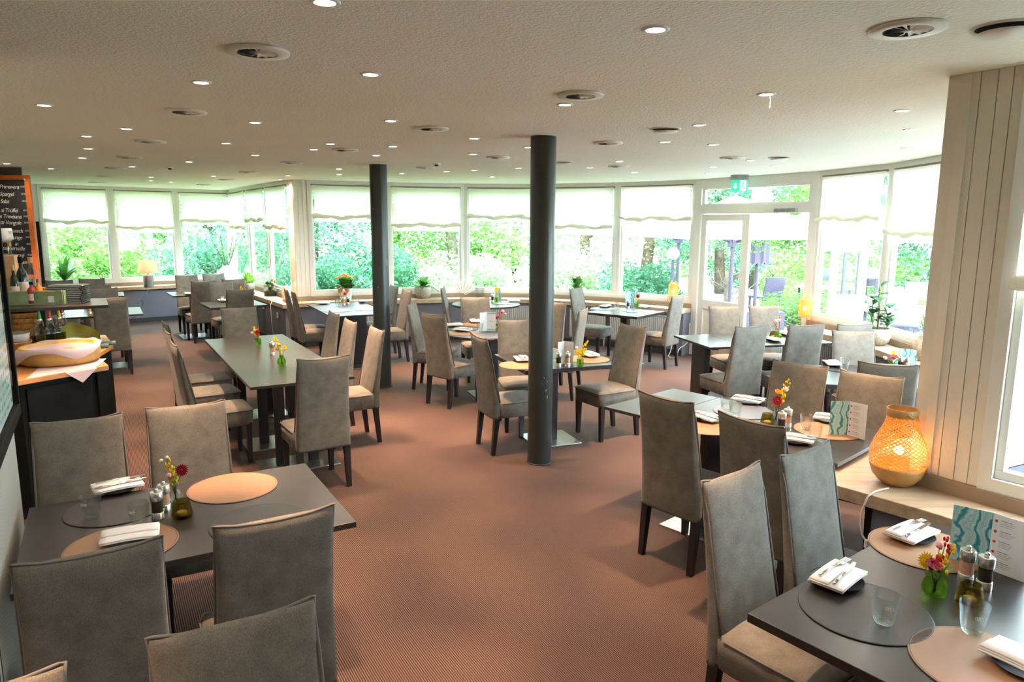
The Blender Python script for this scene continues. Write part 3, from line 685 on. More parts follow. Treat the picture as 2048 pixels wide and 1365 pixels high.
CHAIRS = [  # top middle of the back, heading in degrees, group, label
 ((-2.097, 3.296), -59, 'L1', 'high-backed grey chair in front of the black buffet cabinet, seen from its front'),
 ((-1.699, 3.571), -60, 'L1', 'high-backed chair glowing salmon behind the red gerbera vase, seen from its front'),
 ((-1.213, 1.905), 121, 'L1', 'greenish chair back at the near left table beside the striped wall'),
 ((-0.760, 2.157), 120, 'L1', 'greenish chair back at the near left table on the aisle side'),
 ((-0.662, 1.563), -60, 'F', 'pale chair at the bottom edge seen from its front, top corner curled'),
 ((-1.12, 1.285), -60, 'F', 'chair cut off in the bottom left corner, only its top edge in view'),
 ((-3.272, 6.581), 35, 'M', 'farthest of three chairs on the left side of the long bare table'),
 ((-2.988, 6.040), 35, 'M', 'middle one of three chairs on the left side of the long bare table'),
 ((-2.657, 5.452), 34, 'M', 'nearest of three chairs on the left side of the long bare table'),
 ((-1.889, 7.440), -150, 'M', 'farthest of three chairs on the right side of the long bare table'),
 ((-1.580, 6.850), -150, 'M', 'middle one of three chairs on the right side of the long bare table'),
 ((-1.223, 6.332), -150, 'M', 'salmon lit chair nearest on the right side of the long bare table'),
 ((-3.062, 7.838), -57, 'M', 'chair at the far head of the long bare table behind the red flowers'),
 ((-1.331, 4.905), 122, 'M', 'grey green chair back at the near head of the long bare table'),
 ((-0.287, 5.924), 24, 'P2', 'chair on the left side of the square black table, back towards the aisle'),
 ((1.145, 6.591), -149, 'P2', 'chair on the right side of the square black table, its seat fully in view'),
 ((0.041, 6.974), -80, 'P2', 'chair at the far side of the square black table, half behind the nearer column'),
 ((0.801, 7.841), 160, 'T5', 'chair seen edge-on right of the nearer column, behind the yellow flowers'),
 ((-0.837, 7.378), 47, 'T5', 'brown chair back at the round table with all four legs in view'),
 ((-1.212, 8.397), -8, 'T5', 'pale green chair left of the round table, facing sideways'),
 ((-0.485, 9.101), -76, 'T5', 'orange lit chair behind the round table, seen from its front'),
 ((0.509, 8.629), -128, 'T5', 'chair peeking out right behind the nearer column'),
 ((-1.05, 10.55), -2, 'T4', 'bluish chair left of the round table against the window sill'),
 ((0.952, 10.576), -35, 'T6', 'bluish chair left of the black table under the small pink flower pot'),
 ((2.258, 9.548), 141, 'T6', 'bluish chair back right of the black table, in front of the far lantern'),
 ((-3.26, 10.12), 25, 'T3', 'farther of two chairs left of the table behind the farther column'),
 ((-3.032, 9.713), 25, 'T3', 'nearer of two chairs left of the table behind the farther column'),
 ((-1.802, 10.768), -152, 'T3', 'farther of two bluish chairs right of the farther column'),
 ((-1.507, 10.095), -152, 'T3', 'nearer of two bluish chairs right of the farther column'),
 ((-7.338, 11.415), -55, 'A', 'farthest left alcove chair in front of the spiky plant'),
 ((-7.064, 11.842), -55, 'A', 'alcove chair directly under the left window, right of the spiky plant'),
 ((-6.199, 10.498), 125, 'A', 'alcove chair standing back to back behind another, farther one'),
 ((-5.862, 10.058), -55, 'A', 'alcove chair standing back to back with another, nearer one'),
 ((-5.046, 8.810), 122, 'A', 'dark chair back nearest in the alcove, right of the black menu stack'),
 ((-5.877, 12.719), -55, 'B', 'pinkish chair near the window right of the grey table lamp'),
 ((-5.540, 13.078), -55, 'B', 'pale chair near the window left of the speckled vase of twigs'),
 ((-4.992, 11.392), 127, 'B', 'dark green chair back with its seat showing, left end of the alcove table'),
 ((-4.690, 11.314), -53, 'B', 'rosy chair seen from its front between two alcove tables'),
 ((-4.669, 11.815), 127, 'B', 'dark green chair back left of the bright green potted plant'),
 ((-3.859, 9.977), 125, 'B', 'brown chair back at the alcove table beside the sill corner'),
 ((2.489, 8.259), -79, 'T7', 'chair before the white door leaf, far side of the table by the terrace door'),
 ((2.991, 8.343), -80, 'T7', 'chair before the open doorway, far side of the table by the terrace door'),
 ((2.275, 6.614), 110, 'T7', 'green lit chair back, seat in view, near side of the table by the terrace door'),
 ((2.842, 6.726), 100, 'T7', 'green lit chair back in the middle, near side of the table by the terrace door'),
 ((3.334, 6.783), 100, 'T7', 'green chair back mostly hidden left of the rubber plant'),
 ((3.098, 6.340), -91, 'T8', 'green lit chair in front of the rubber plant, seen from its front'),
 ((2.613, 4.800), 68, 'T8', 'green chair back with salmon top beside the right pier'),
 ((1.993, 4.783), -133, 'R', 'taupe chair behind the red and orange flowers, seen from its front'),
 ((2.316, 4.443), -131, 'R', 'taupe chair behind the marbled menu card, seen from its front'),
 ((0.849, 3.798), 40, 'R', 'dark brown chair back standing alone at the long table, rear legs in view'),
 ((1.172, 3.349), 37, 'R', 'dark brown chair back just left of the white glasses and napkin'),
 ((0.849, 2.604), -51, 'BR', 'big pale green chair at the near right table, salmon lit seat in view'),
 ((1.254, 2.900), -53, 'BR', 'blue green chair beside the sill at the near right table'),
]
for (T, h, g, lab) in CHAIRS:
    a = R(h); place('chair', mk_chair, lab, (T[0]+0.285*cos(a), T[1]+0.285*sin(a), 0), a-PI/2, CG[g])

# ------------------------------------------------------------ tables
def table(label, C0, ang, lx, ly, ped, leaf=None, th=0.022, group='dark dining tables'):
    t = thing('dining_table', label, 'table', (C0[0], C0[1], 0), R(ang), group)
    x0 = -lx/2
    obj('tabletop', MB().box(x0, -ly/2, 0.75-th, lx/2, ly/2, 0.75), 'table', t, bevel=0.002)
    if leaf: obj('table_leaf', MB().box(x0-leaf, -ly/2, 0.75-th, x0-0.003, ly/2, 0.75), 'table', t, bevel=0.002)
    for px, kind in ped:
        if kind == 'twin':
            for s in (-1, 1): obj('post', MB().box(px-0.02, s*0.13-0.04, 0.008, px+0.02, s*0.13+0.04, 0.70), 'blackwood', t, bevel=0.002)
            obj('base_plate', MB().box(px-0.20, -0.30, 0.0, px+0.20, 0.30, 0.010), 'steel', t, bevel=0.002)
            obj('support_bar', MB().box(px-0.03, -0.30, 0.70, px+0.03, 0.30, 0.75-th-0.001), 'blackwood', t)
        elif kind == 'slab':
            obj('post', MB().box(px-0.03, -0.14, 0.008, px+0.03, 0.14, 0.70), 'blackwood', t, bevel=0.002)
            obj('base_plate', MB().box(px-0.22, -0.28, 0.0, px+0.22, 0.28, 0.010), 'steel', t, bevel=0.002)
            obj('support_bar', MB().box(px-0.03, -0.30, 0.70, px+0.03, 0.30, 0.75-th-0.001), 'blackwood', t)
        else:
            obj('post', MB().box(px-0.05, -0.05, 0.008, px+0.05, 0.05, 0.70), 'blackwood', t, bevel=0.003)
            obj('base_plate', MB().box(px-0.22, -0.22, 0.0, px+0.22, 0.22, 0.010), 'steel', t, bevel=0.002)
            obj('support_bar', MB().box(px-0.25, -0.03, 0.70, px+0.25, 0.03, 0.75-th-0.001), 'blackwood', t)
    return t
def ctr(c, ang, dx, dy):     # centre from a corner and offsets along the table's own axes
    a = R(ang); return (c[0]+dx*cos(a)-dy*sin(a), c[1]+dx*sin(a)+dy*cos(a))
table('dark table at the near left with tan and black round placemats', ctr((-0.63, 2.715), 30.4, -0.58, 0.41), 30.4, 1.16, 0.82, [(-0.35, 'twin'), (0.25, 'one')], th=0.025)
table('long bare dark table in the left aisle with two flower vases', ctr((-1.249, 5.476), 30.5, -0.395, 1.245), 30.5+90, 2.49, 0.79, [(-0.92, 'twin'), (-0.25, 'twin'), (0.8, 'twin')], group=None)
table('square black table right behind the nearer column with yellow flowers', ctr((0.115, 5.735), 20.5, 0.405, 0.40), 20.5, 0.81, 0.80, [(0.0, 'one')], th=0.035)
table('long dark table with a pale leaf end, beside the bamboo lamp', ctr((0.617, 4.588), -47.0, 0.38+0.585, 0.40), -47.0, 1.16, 0.80, [(-0.35, 'slab'), (0.33, 'slab')], leaf=0.38, th=0.02)
table('dark table at the near right laid with a marbled menu card', ctr((0.744, 2.045), -52.5, 0.6, 0.61), -52.5, 1.20, 1.22, [(0.0, 'one')], th=0.03)
table('long dark table before the terrace door with a pale left leaf', ctr((1.975, 6.925), 13.5, 0.40+0.52, 0.40), 13.5, 1.04, 0.80, [(-0.80, 'slab'), (0.3, 'slab')], leaf=0.40)
table('green gleaming table beside the right window, glass and black placemat on it', ctr((2.41, 5.30), -11, 0.56, 0.40), -11, 1.12, 0.80, [(0, 'one')], th=0.035)
table('black table under the window left of the terrace door', ctr((1.653, 9.26), -38.5, -0.40, 0.40), -38.5, 0.80, 0.80, [(0, 'one')], th=0.035)
table('long dark table behind the farther column near the window', ctr((-2.358, 9.11), 27, 0.41, 0.78), 27+90, 1.56, 0.82, [(-0.45, 'slab'), (0.45, 'slab')])
table('pale gleaming table in the alcove with the lamp cable hanging behind it', ctr((-4.892, 9.278), 30, -0.46, 0.45), 30, 0.92, 0.90, [(0, 'one')])
table('alcove table almost hidden behind chair backs under the left window', ctr((-6.388, 11.574), 30, -0.60, 0.40), 30, 1.20, 0.80, [(0, 'one')])
table('alcove table near the window right of the table lamp', ctr((-5.582, 11.558), 33, 0.65, 0.40), 33, 1.30, 0.80, [(-0.3, 'slab'), (0.3, 'one')])
table('alcove table beside the sill corner, its chipboard side panel showing', ctr((-4.285, 9.961), 34, 0.40, 0.42), 34, 0.80, 0.82, [(0, 'one')], th=0.035)
def round_table(label, c, r):
    t = thing('round_table', label, 'table', (c[0], c[1], 0), R(20), 'round dark tables')
    obj('tabletop', MB().lathe([(r-0.004, 0.722), (r, 0.726), (r, 0.746), (r-0.004, 0.75)], n=56, smooth=False), 'table', t)
    obj('post', MB().box(-0.05, -0.05, 0.008, 0.05, 0.05, 0.71), 'blackwood', t, bevel=0.003)
    obj('base_plate', MB().box(-0.24, -0.24, 0.0, 0.24, 0.24, 0.010), 'steel', t, bevel=0.002)
    obj('support_bar', MB().box(-0.25, -0.03, 0.70, 0.25, 0.03, 0.721), 'blackwood', t)
round_table('round dark table behind the nearer column with a teal edged card', (-0.22, 7.97), 0.60)
round_table('round dark table against the window sill, half behind the nearer column', (-0.40, 10.72), 0.52)

# ------------------------------------------------------------ tableware
def mk_napkin():
    mb = MB()
    for k, (w, l, z, dx) in enumerate(((0.058, 0.098, 0.0, 0.0), (0.056, 0.100, 0.0062, 0.002), (0.030, 0.098, 0.0124, -0.022))):
        rs = []
        for t in range(9):
            y = -l+2*l*t/8; zz = z+0.004*(abs(t-4)/4)**2*-1+0.003
            rs.append([(dx-w, y, zz), (dx-w-0.002, y, zz+0.003), (dx-w, y, zz+0.006), (dx+w, y, zz+0.0055), (dx+w+0.002, y, zz+0.003), (dx+w, y, zz)])
        loft(mb, rs)
    return tag(obj('napkin', mb, 'linen'), '', 'napkin')
def mk_fork():
    mb = MB().tube([(0, -0.10, 0.004), (0, -0.03, 0.007), (0, 0.035, 0.005)], [0.0042, 0.0028, 0.0030], 6)
    mb.box(-0.0115, 0.035, 0.0035, 0.0115, 0.058, 0.0055)
    for k in range(4): mb.box(-0.0115+k*0.0063, 0.058, 0.0035, -0.0115+k*0.0063+0.0038, 0.098, 0.0055)
    return tag(obj('fork', mb, 'cutlery'), '', 'fork')
def mk_knife():
    mb = MB().tube([(0, -0.11, 0.005), (0, -0.06, 0.006), (0, -0.005, 0.005)], [0.0055, 0.0058, 0.0042], 8)
    mb.add([(-0.006, -0.005, 0.004), (0.007, -0.005, 0.004), (0.0095, 0.07, 0.004), (0.005, 0.10, 0.004), (-0.006, 0.095, 0.004), (-0.006, -0.005, 0.0062), (0.007, -0.005, 0.005), (0.0095, 0.07, 0.005), (0.005, 0.10, 0.005), (-0.006, 0.095, 0.0062)],
           [(0, 4, 3, 2, 1), (5, 6, 7, 8, 9), (0, 1, 6, 5), (1, 2, 7, 6), (2, 3, 8, 7), (3, 4, 9, 8), (4, 0, 5, 9)])
    return tag(obj('knife', mb, 'cutlery'), '', 'knife')
def mk_plate():
    mb = MB().lathe([(0.045, 0.0), (0.068, 0.004), (0.082, 0.014), (0.084, 0.015), (0.080, 0.013), (0.065, 0.007), (0.001, 0.006)], n=28, cap1=False)
    return tag(obj('side_plate', mb, 'plate_dark'), '', 'plate')
def mat_maker(mat):
    def f():
        o = thing('placemat', '', 'placemat')
        obj('pad', MB().lathe([(0.192, 0.0), (0.194, 0.001), (0.194, 0.0028), (0.192, 0.0035)], n=64, smooth=False), mat, o)
        obj('edge_stitch', MB().lathe([(0.1875, 0.0036), (0.1885, 0.0040), (0.1895, 0.0036)], n=64, cap0=False, cap1=False), 'dark_mat', o)
        return o
    return f
def mk_tumbler():
    o = thing('tumbler', '', 'glass')
    obj('bowl', MB().lathe([(0.024, 0.0), (0.029, 0.006), (0.034, 0.03), (0.041, 0.092), (0.0405, 0.0935), (0.0392, 0.092), (0.0325, 0.034), (0.026, 0.017), (0.010, 0.012), (0.001, 0.013)], n=28, cap1=False), 'glass', o)
    obj('base', MB().lathe([(0.023, 0.0008), (0.027, 0.006), (0.022, 0.011), (0.001, 0.010)], n=20, cap1=False), 'glass', o)
    return o
def mk_tumbler_print():
    o = mk_tumbler()
    mb = MB()      # small white crest and lettering band on the glass
    for a0, z, w in ((-100, 0.066, 0.010), (-100, 0.060, 0.014)):
        for k in range(7):
            a = R(a0+(k-3)*6); r = 0.0392
            mb.add([(r*cos(a-.03), r*sin(a-.03), z), (r*cos(a+.03), r*sin(a+.03), z), (r*cos(a+.02)*1.005, r*sin(a+.02)*1.005, z+0.004+0.002*(k % 2)), (r*cos(a-.02)*1.005, r*sin(a-.02)*1.005, z+0.004)], [(0, 1, 2, 3)])
    obj('white_lettering', mb, 'print_white', o)
    return o
def mill_maker(fill):
    def f():
        o = thing('spice_mill', '', 'mill')
        obj('foot', MB().lathe([(0.024, 0.0), (0.024, 0.028), (0.022, 0.030)], n=24), 'steel', o)
        obj('filling', MB().lathe([(0.0205, 0.030), (0.0205, 0.078)], n=20), fill, o)
        obj('body', MB().lathe([(0.0225, 0.030), (0.0225, 0.080)], n=24, cap0=False, cap1=False), 'glass', o)
        obj('head', MB().lathe([(0.024, 0.080), (0.025, 0.084), (0.025, 0.112), (0.022, 0.116)], n=24), 'steel', o)
        obj('knob', MB().lathe([(0.006, 0.116), (0.009, 0.120), (0.008, 0.128), (0.003, 0.131)], n=14), 'steel', o)
        return o
    return f
def petals(mb, c, nrmv, r, n, w, cup=0.15):
    c = Vector(c); nv = Vector(nrmv).normalized(); u = nv.cross(Vector((0, 0, 1)))
    if u.length < 1e-3: u = Vector((1, 0, 0))
    u.normalize(); v = nv.cross(u)
    for k in range(n):
        a = 2*PI*k/n; d = u*cos(a)+v*sin(a); s = nv.cross(d)
        mb.add([c+d*r*0.15-s*w*0.4, c+d*r*0.6-s*w+nv*r*cup*0.5, c+d*r+nv*r*cup*0.6, c+d*r*0.6+s*w+nv*r*cup*0.5, c+d*r*0.15+s*w*0.4], [(0, 1, 2, 3, 4)])
VASES = {
 'cyl': ([(0.028, 0.0), (0.031, 0.004), (0.031, 0.062), (0.0295, 0.064), (0.0285, 0.062), (0.0285, 0.010), (0.001, 0.008)], 'green_glass', 0.062),
 'bulb': ([(0.022, 0.0), (0.034, 0.008), (0.038, 0.03), (0.030, 0.055), (0.017, 0.070), (0.019, 0.082), (0.0175, 0.082), (0.0155, 0.070), (0.028, 0.053), (0.035, 0.03), (0.030, 0.010), (0.001, 0.008)], 'green_glass', 0.08),
 'jar': ([(0.024, 0.0), (0.036, 0.006), (0.040, 0.024), (0.034, 0.050), (0.026, 0.058), (0.033, 0.070), (0.031, 0.070), (0.024, 0.058), (0.032, 0.049), (0.037, 0.024), (0.032, 0.010), (0.001, 0.008)], 'green_glass', 0.068),
 'clear': ([(0.020, 0.0), (0.030, 0.006), (0.034, 0.03), (0.024, 0.060), (0.016, 0.075), (0.019, 0.088), (0.0175, 0.088), (0.0145, 0.075), (0.022, 0.059), (0.031, 0.03), (0.026, 0.010), (0.001, 0.008)], 'glass', 0.086)}
def vase(label, loc, kind, flowers, group='small flower vases on the tables', z0=0.75):
    prof, mat, hz = VASES[kind]
    t = thing('flower_vase', label, 'vase', (loc[0], loc[1], z0), 0, group)
    obj('vase', MB().lathe(prof, n=24, cap1=False), mat, t)
    obj('water', MB().lathe([(0.018, 0.009), (prof[2][0]*0.8, 0.020), (prof[2][0]*0.8, hz*0.5)], n=18), 'glass', t)
    for (fk, mat, dx, dy, z, s) in flowers:
        mid = (dx*0.35, dy*0.35, max(hz, z*0.5)); head = (dx, dy, z)
        obj('stem', MB().tube([(-dx*0.15, -dy*0.15, 0.012), mid, head], 0.0016, 5), 'stem', t)
        mb = MB()
        if fk == 'gerbera':
            nv = Vector((dx*4+0.1, -1, 0.35)); petals(mb, head, nv, s, 18, s*0.13); petals(mb, Vector(head)+nv.normalized()*0.003, nv, s*0.75, 14, s*0.13)
            g = obj('gerbera_head', mb, mat, t)
            c2 = MB().ball(Vector(head)+nv.normalized()*0.004, s*0.22, 10, 5, 0.8); obj('flower_centre', c2, 'peppercorn' if mat != 'petal_yellow' else 'petal_orange', g)
        elif fk == 'rose':
            for i, rr in enumerate((1.0, 0.75, 0.5)):
                petals(mb, Vector(head)+Vector((0, 0, 0.004*i)), (0.1, -0.5, 1), s*rr, 7, s*0.45*rr, 0.9)
            mb.ball(head, s*0.45, 8, 5); obj('rose_head', mb, mat, t)
        elif fk == 'sprig':
            rnd = random.Random(int(dx*9999)+int(z*999)); d = Vector((dx, dy, z-hz)).normalized()
            for k in range(max(6, min(26, int((z-hz)/(s*0.07))))):
                q = Vector(head)-d*(k*s*0.07)+Vector((rnd.uniform(-1, 1), rnd.uniform(-1, 1), rnd.uniform(-.5, .5)))*s*0.17
                mb.ball(q, s*(0.050+0.02*(k/24)), 6, 4, 1.7)
            obj('sprig', mb, mat, t)
        elif fk == 'leaf':
            mb.leaf(mid, (dx, dy, z-hz), (0, 0, 1), s, s*0.28, 0.3); obj('leaf', mb, mat, t)
        elif fk == 'pompon':
            mb.ball(head, s, 8, 6); petals(mb, head, (0.1, -0.6, 1), s*1.25, 9, s*0.3, 0.4); obj('flower_head', mb, mat, t)
    return t
def card(label, loc, rz, kind, h=0.205, w=0.10, z0=0.75, fold=70):
    t = thing('menu_card', label, 'menu', (loc[0], loc[1], z0), rz)
    for s in (-1, 1):
        m_ = 'marble' if (kind == 'marble' and s < 0) or kind == 'marble2' else 'print_white'
        p = obj('left_page' if s < 0 else 'right_page', MB().box(0, -0.0006, 0, w, 0.0006, h), m_, t)
        p.rotation_euler[2] = R(180+fold/2) if s < 0 else R(-fold/2)
        if kind == 'marble' and s > 0:
            d = MB(); g = MB()
            for k in range(5):
                z = h-0.025-k*0.038
                d.lathe([(0.005, 0), (0.0052, 0.0006)], (0.012, 0, 0), 12)
                o_ = len(d.v)
                for i in range(o_-24, o_):
                    x, y, zz = d.v[i]; d.v[i] = (x, -0.001-zz, z+y)
                for j in range(4): g.box(0.026, -0.0011, z+0.004-j*0.0062, 0.026+(0.035 if j == 0 else 0.052-0.006*j), -0.0007, z+0.004-j*0.0062+(0.0022 if j == 0 else 0.0011))
            # lens-like dots lie in the page plane
            obj('red_dots', d, 'print_red', p); obj('printed_lines', g, 'print_grey', p)
        if kind == 'teal' and s > 0:
            g = MB()
            for zz in (0.004, h-0.026):
                for k in range(5): x = k*w/5; g.add([(x, -0.001, zz), (x+w/10, -0.001, zz+0.012), (x+w/5, -0.001, zz), (x+w/5, -0.001, zz+0.010), (x+w/10, -0.001, zz+0.022), (x, -0.001, zz+0.010)], [(0, 1, 4, 5), (1, 2, 3, 4)])
            obj('teal_band', g, 'teal', p)
            g = MB()
            for k in range(5): g.box(0.028+k*0.0095, -0.0012, h*0.5, 0.034+k*0.0095, -0.0008, h*0.5+0.008)
            obj('small_logo', g, 'print_grey', p)
    return t
def tealight(label, loc):
    t = thing('candle_glass', label, 'candle', (loc[0], loc[1], 0.75), 0, 'tealights in smoked glasses')
    obj('cup', MB().lathe([(0.036, 0.0), (0.042, 0.010), (0.036, 0.045), (0.030, 0.072), (0.0285, 0.072), (0.034, 0.045), (0.039, 0.012), (0.001, 0.008)], n=24, cap1=False), 'smoke_glass', t)
    obj('tealight', MB().lathe([(0.019, 0.010), (0.019, 0.024), (0.017, 0.024), (0.001, 0.023)], n=18, cap1=False), 'candle', t)
G_ = {'tan': 'tan round placemats', 'dark': 'black round placemats', 'blue': 'grey round placemats'}
def mat_(kind, p, where):
    place('mat_'+kind, mat_maker({'tan': 'tan_mat', 'dark': 'dark_mat', 'blue': 'blue_mat'}[kind]), {'tan': 'tan', 'dark': 'black', 'blue': 'grey'}[kind]+' round placemat '+where, (p[0], p[1], 0.7505), 0, G_[kind])
def setting(p, ang, where, plate=True, cut=True):
    z = 0.754
    if plate:
        place('plate', mk_plate, 'dark plate under the napkin '+where, (p[0], p[1], z), 0, 'dark side plates'); z += 0.0175
    place('napkin', mk_napkin, 'folded white napkin '+where, (p[0], p[1], z), R(ang), 'folded white napkins')
    if cut:
        a = R(ang)
        for nm, mk, off in (('fork', mk_fork, -0.022), ('knife', mk_knife, 0.016)):
            place(nm, mk, nm+' lying on the napkin '+where, (p[0]+off*cos(a)-0.02*sin(a), p[1]+off*sin(a)+0.02*cos(a), z+(0.0215 if off < 0.0 else 0.0150)), a+R(-4 if off < 0 else 5), nm+'s on the napkins')
def tumbler(p, label, pr=False, z=0.7545):
    place('tumbler_p' if pr else 'tumbler', mk_tumbler_print if pr else mk_tumbler, label, (p[0], p[1], z), R(0), 'water tumblers')
def mill(p, kind, label):
    place('mill_'+kind, mill_maker({'pepper': 'peppercorn', 'salt': 'pinksalt'}[kind]), label, (p[0], p[1], 0.7505), 0, 'steel and glass spice mills')

# near left table
mat_('tan', (-1.276, 3.079), 'beside the red gerbera on the near left table')
mat_('tan', (-1.460, 2.485), 'behind the greenish chair back on the near left table')
mat_('dark', (-1.017, 2.699), 'at the aisle end of the near left table')
mat_('dark', (-1.675, 2.831), 'under two glasses by the striped wall')
setting((-1.775, 3.028), -51.8, 'by the striped wall on the near left table')
setting((-1.447, 2.524), -65.1, 'just above the greenish chair back, near left table', cut=False)
tumbler((-1.721, 2.738), 'tumbler on the black placemat nearest the striped wall', True); tumbler((-1.485, 2.663), 'tumbler between the napkin and the pepper mill, near left table', True)
mill((-1.447, 2.732), 'pepper', 'steel pepper mill in front of its twin on the near left table'); mill((-1.458, 2.813), 'salt', 'steel mill half hidden behind the pepper mill on the near left table')
vase('bulbous vase with a crimson gerbera and yellow freesia on the near left table', (-1.447, 2.889), 'clear', [('gerbera', 'petal_red', 0.04, -0.01, 0.155, 0.030), ('sprig', 'petal_yellow', -0.03, 0.01, 0.195, 0.09), ('sprig', 'petal_yellow', -0.005, 0.0, 0.16, 0.07), ('pompon', 'petal_pink', -0.012, -0.02, 0.135, 0.011), ('pompon', 'petal_white', -0.055, 0.01, 0.19, 0.008), ('pompon', 'petal_white', -0.03, 0.01, 0.205, 0.007), ('leaf', 'leaf', 0.01, 0.0, 0.18, 0.06)])
tealight('smoked tealight glass in front of the gerbera vase', (-1.357, 2.753))
# long bare table
vase('square green vase with red and yellow flowers, far end of the long bare table', (-2.529, 6.925), 'cyl', [('gerbera', 'petal_red', 0.0, -0.01, 0.125, 0.028), ('sprig', 'petal_yellow', -0.04, 0.01, 0.18, 0.10), ('pompon', 'petal_pink', -0.055, 0.0, 0.12, 0.014), ('sprig', 'petal_orange', -0.005, 0.01, 0.16, 0.07), ('sprig', 'petal_scarlet', 0.012, 0.0, 0.17, 0.05)])
mill((-2.199, 6.365), 'salt', 'pink salt mill between the two vases on the long bare table')
vase('green bottle vase with yellow sprig on the long bare table, nearer one', (-1.973, 5.928), 'bulb', [('gerbera', 'petal_yellow', 0.035, -0.005, 0.15, 0.024), ('sprig', 'petal_yellow', -0.045, 0.01, 0.235, 0.14), ('pompon', 'petal_red', -0.03, 0.0, 0.165, 0.012), ('pompon', 'petal_orange', -0.005, 0.0, 0.17, 0.010)])
# square black table by the nearer column
mat_('tan', (0.083, 5.970), 'left of the nearer column on the square black table'); mat_('tan', (0.688, 6.264), 'behind the yellow flowers on the square black table')
setting((0.086, 6.150), -170.6, 'left of the nearer column, square black table'); setting((0.710, 6.387), -155.8, 'behind the yellow flowers, square black table')
mill((0.400, 5.925), 'pepper', 'pepper mill beside the pale green card, square black table'); mill((0.478, 5.939), 'salt', 'pink salt mill before the pale green card, square black table')
card('pale green folded card on the square black table', (0.456, 6.048), R(10), 'plain', h=0.20, w=0.085)
vase('green square vase with yellow gerberas on the square black table', (0.588, 5.964), 'cyl', [('gerbera', 'petal_yellow', -0.02, -0.01, 0.12, 0.034), ('sprig', 'petal_yellow', 0.045, 0.0, 0.215, 0.13), ('sprig', 'petal_yellow', 0.06, 0.02, 0.15, 0.07), ('pompon', 'petal_white', -0.03, 0.02, 0.155, 0.012), ('gerbera', 'petal_yellow', 0.01, 0.01, 0.13, 0.026)])
tumbler((0.376, 6.183), 'tumbler against the nearer column on the square black table')
# round table
mat_('tan', (-0.524, 7.757), 'at the front edge of the round table'); mat_('tan', (-0.436, 8.434), 'in front of the orange lit chair on the round table'); mat_('dark', (-0.576, 8.098), 'at the left of the round table'); mat_('blue', (-0.213, 7.591), 'at the right of the round table')
setting((-0.559, 7.867), -113.7, 'at the front of the round table'); setting((-0.687, 8.255), 100, 'at the left of the round table'); setting((-0.457, 8.609), 10, 'far side of the round table')
tumbler((-0.362, 7.875), 'tumbler left of the teal edged card, round table'); card('white card with teal patterned bands on the round table', (-0.286, 7.954), R(12), 'teal', h=0.215, w=0.105, fold=60)
vase('vase of red and pink carnations on the round table', (-0.130, 8.197), 'jar', [('rose', 'petal_red', -0.05, 0.0, 0.11, 0.03), ('pompon', 'petal_pink', 0.02, 0.0, 0.195, 0.018), ('rose', 'petal_scarlet', 0.01, 0.0, 0.175, 0.022), ('pompon', 'petal_pink', 0.05, 0.0, 0.165, 0.014), ('sprig', 'petal_scarlet', -0.03, 0.0, 0.19, 0.07), ('leaf', 'leaf', -0.02, -0.02, 0.12, 0.05)])
tealight('smoked tealight glass right of the teal edged card', (-0.191, 8.035))
# far round table
mat_('blue', (-0.111, 10.803), 'on the far round table by the sill'); setting((0.020, 10.987), 95, 'right edge of the far round table', cut=False)
tumbler((-0.189, 10.869), 'tumbler on the far round table by the sill'); mill((-0.309, 11.005), 'pepper', 'dark mill on the far round table by the sill')
card('teal marbled card on the far round table', (-0.237, 11.306), R(0), 'marble2', h=0.19, w=0.06)
vase('vase with a yellow gerbera on the far round table', (-0.247, 11.008), 'jar', [('gerbera', 'petal_yellow', 0.0, -0.01, 0.20, 0.04), ('sprig', 'petal_yellow', 0.03, 0.0, 0.17, 0.09), ('sprig', 'petal_yellow', 0.0, 0.0, 0.25, 0.08)])
# table left of the door
mat_('blue', (1.324, 10.161), 'at the left of the black table under the pink flower pot'); mat_('blue', (1.721, 9.941), 'at the right of the black table under the pink flower pot')
setting((1.366, 10.319), 150, 'left side of the black table under the pink flower pot', cut=False); setting((1.937, 10.223), 140, 'right side of the black table under the pink flower pot', cut=False)
tumbler((1.505, 10.109), 'left tumbler on the black table under the pink flower pot'); tumbler((1.717, 10.000), 'right tumbler before the teal card under the window')
card('teal marbled card on the black table under the window', (1.790, 10.567), R(-5), 'marble2', h=0.215, w=0.095, fold=40)
vase('vase with yellow and crimson flowers beside the teal card under the window', (1.832, 10.249), 'cyl', [('gerbera', 'petal_yellow', -0.03, -0.01, 0.13, 0.032), ('pompon', 'petal_red', 0.0, 0.0, 0.18, 0.026), ('sprig', 'petal_scarlet', 0.02, 0.0, 0.24, 0.05), ('leaf', 'leaf', -0.05, 0.0, 0.2, 0.07)])
mill((1.692, 10.242), 'pepper', 'dark mill before the teal card under the window')
# table behind the farther column
mat_('blue', (-2.434, 9.731), 'at the left of the table behind the farther column'); mat_('blue', (-2.029, 9.927), 'beside the farther column on the table behind it')
setting((-2.837, 10.517), 100, 'far left of the table behind the farther column', cut=False); setting((-2.294, 10.787), 20, 'far right of the table behind the farther column', cut=False)
tumbler((-2.591, 10.397), 'tumbler left of two mills on the table behind the farther column'); mill((-2.496, 10.403), 'salt', 'pink salt mill on the table behind the farther column'); mill((-2.467, 10.537), 'pepper', 'pepper mill on the table behind the farther column')
vase('vase with yellow and red tulips on the table behind the farther column', (-2.574, 10.736), 'jar', [('pompon', 'petal_scarlet', 0.02, 0.0, 0.14, 0.024), ('sprig', 'petal_yellow', -0.05, 0.0, 0.13, 0.12), ('pompon', 'petal_white', 0.0, 0.0, 0.19, 0.018)])
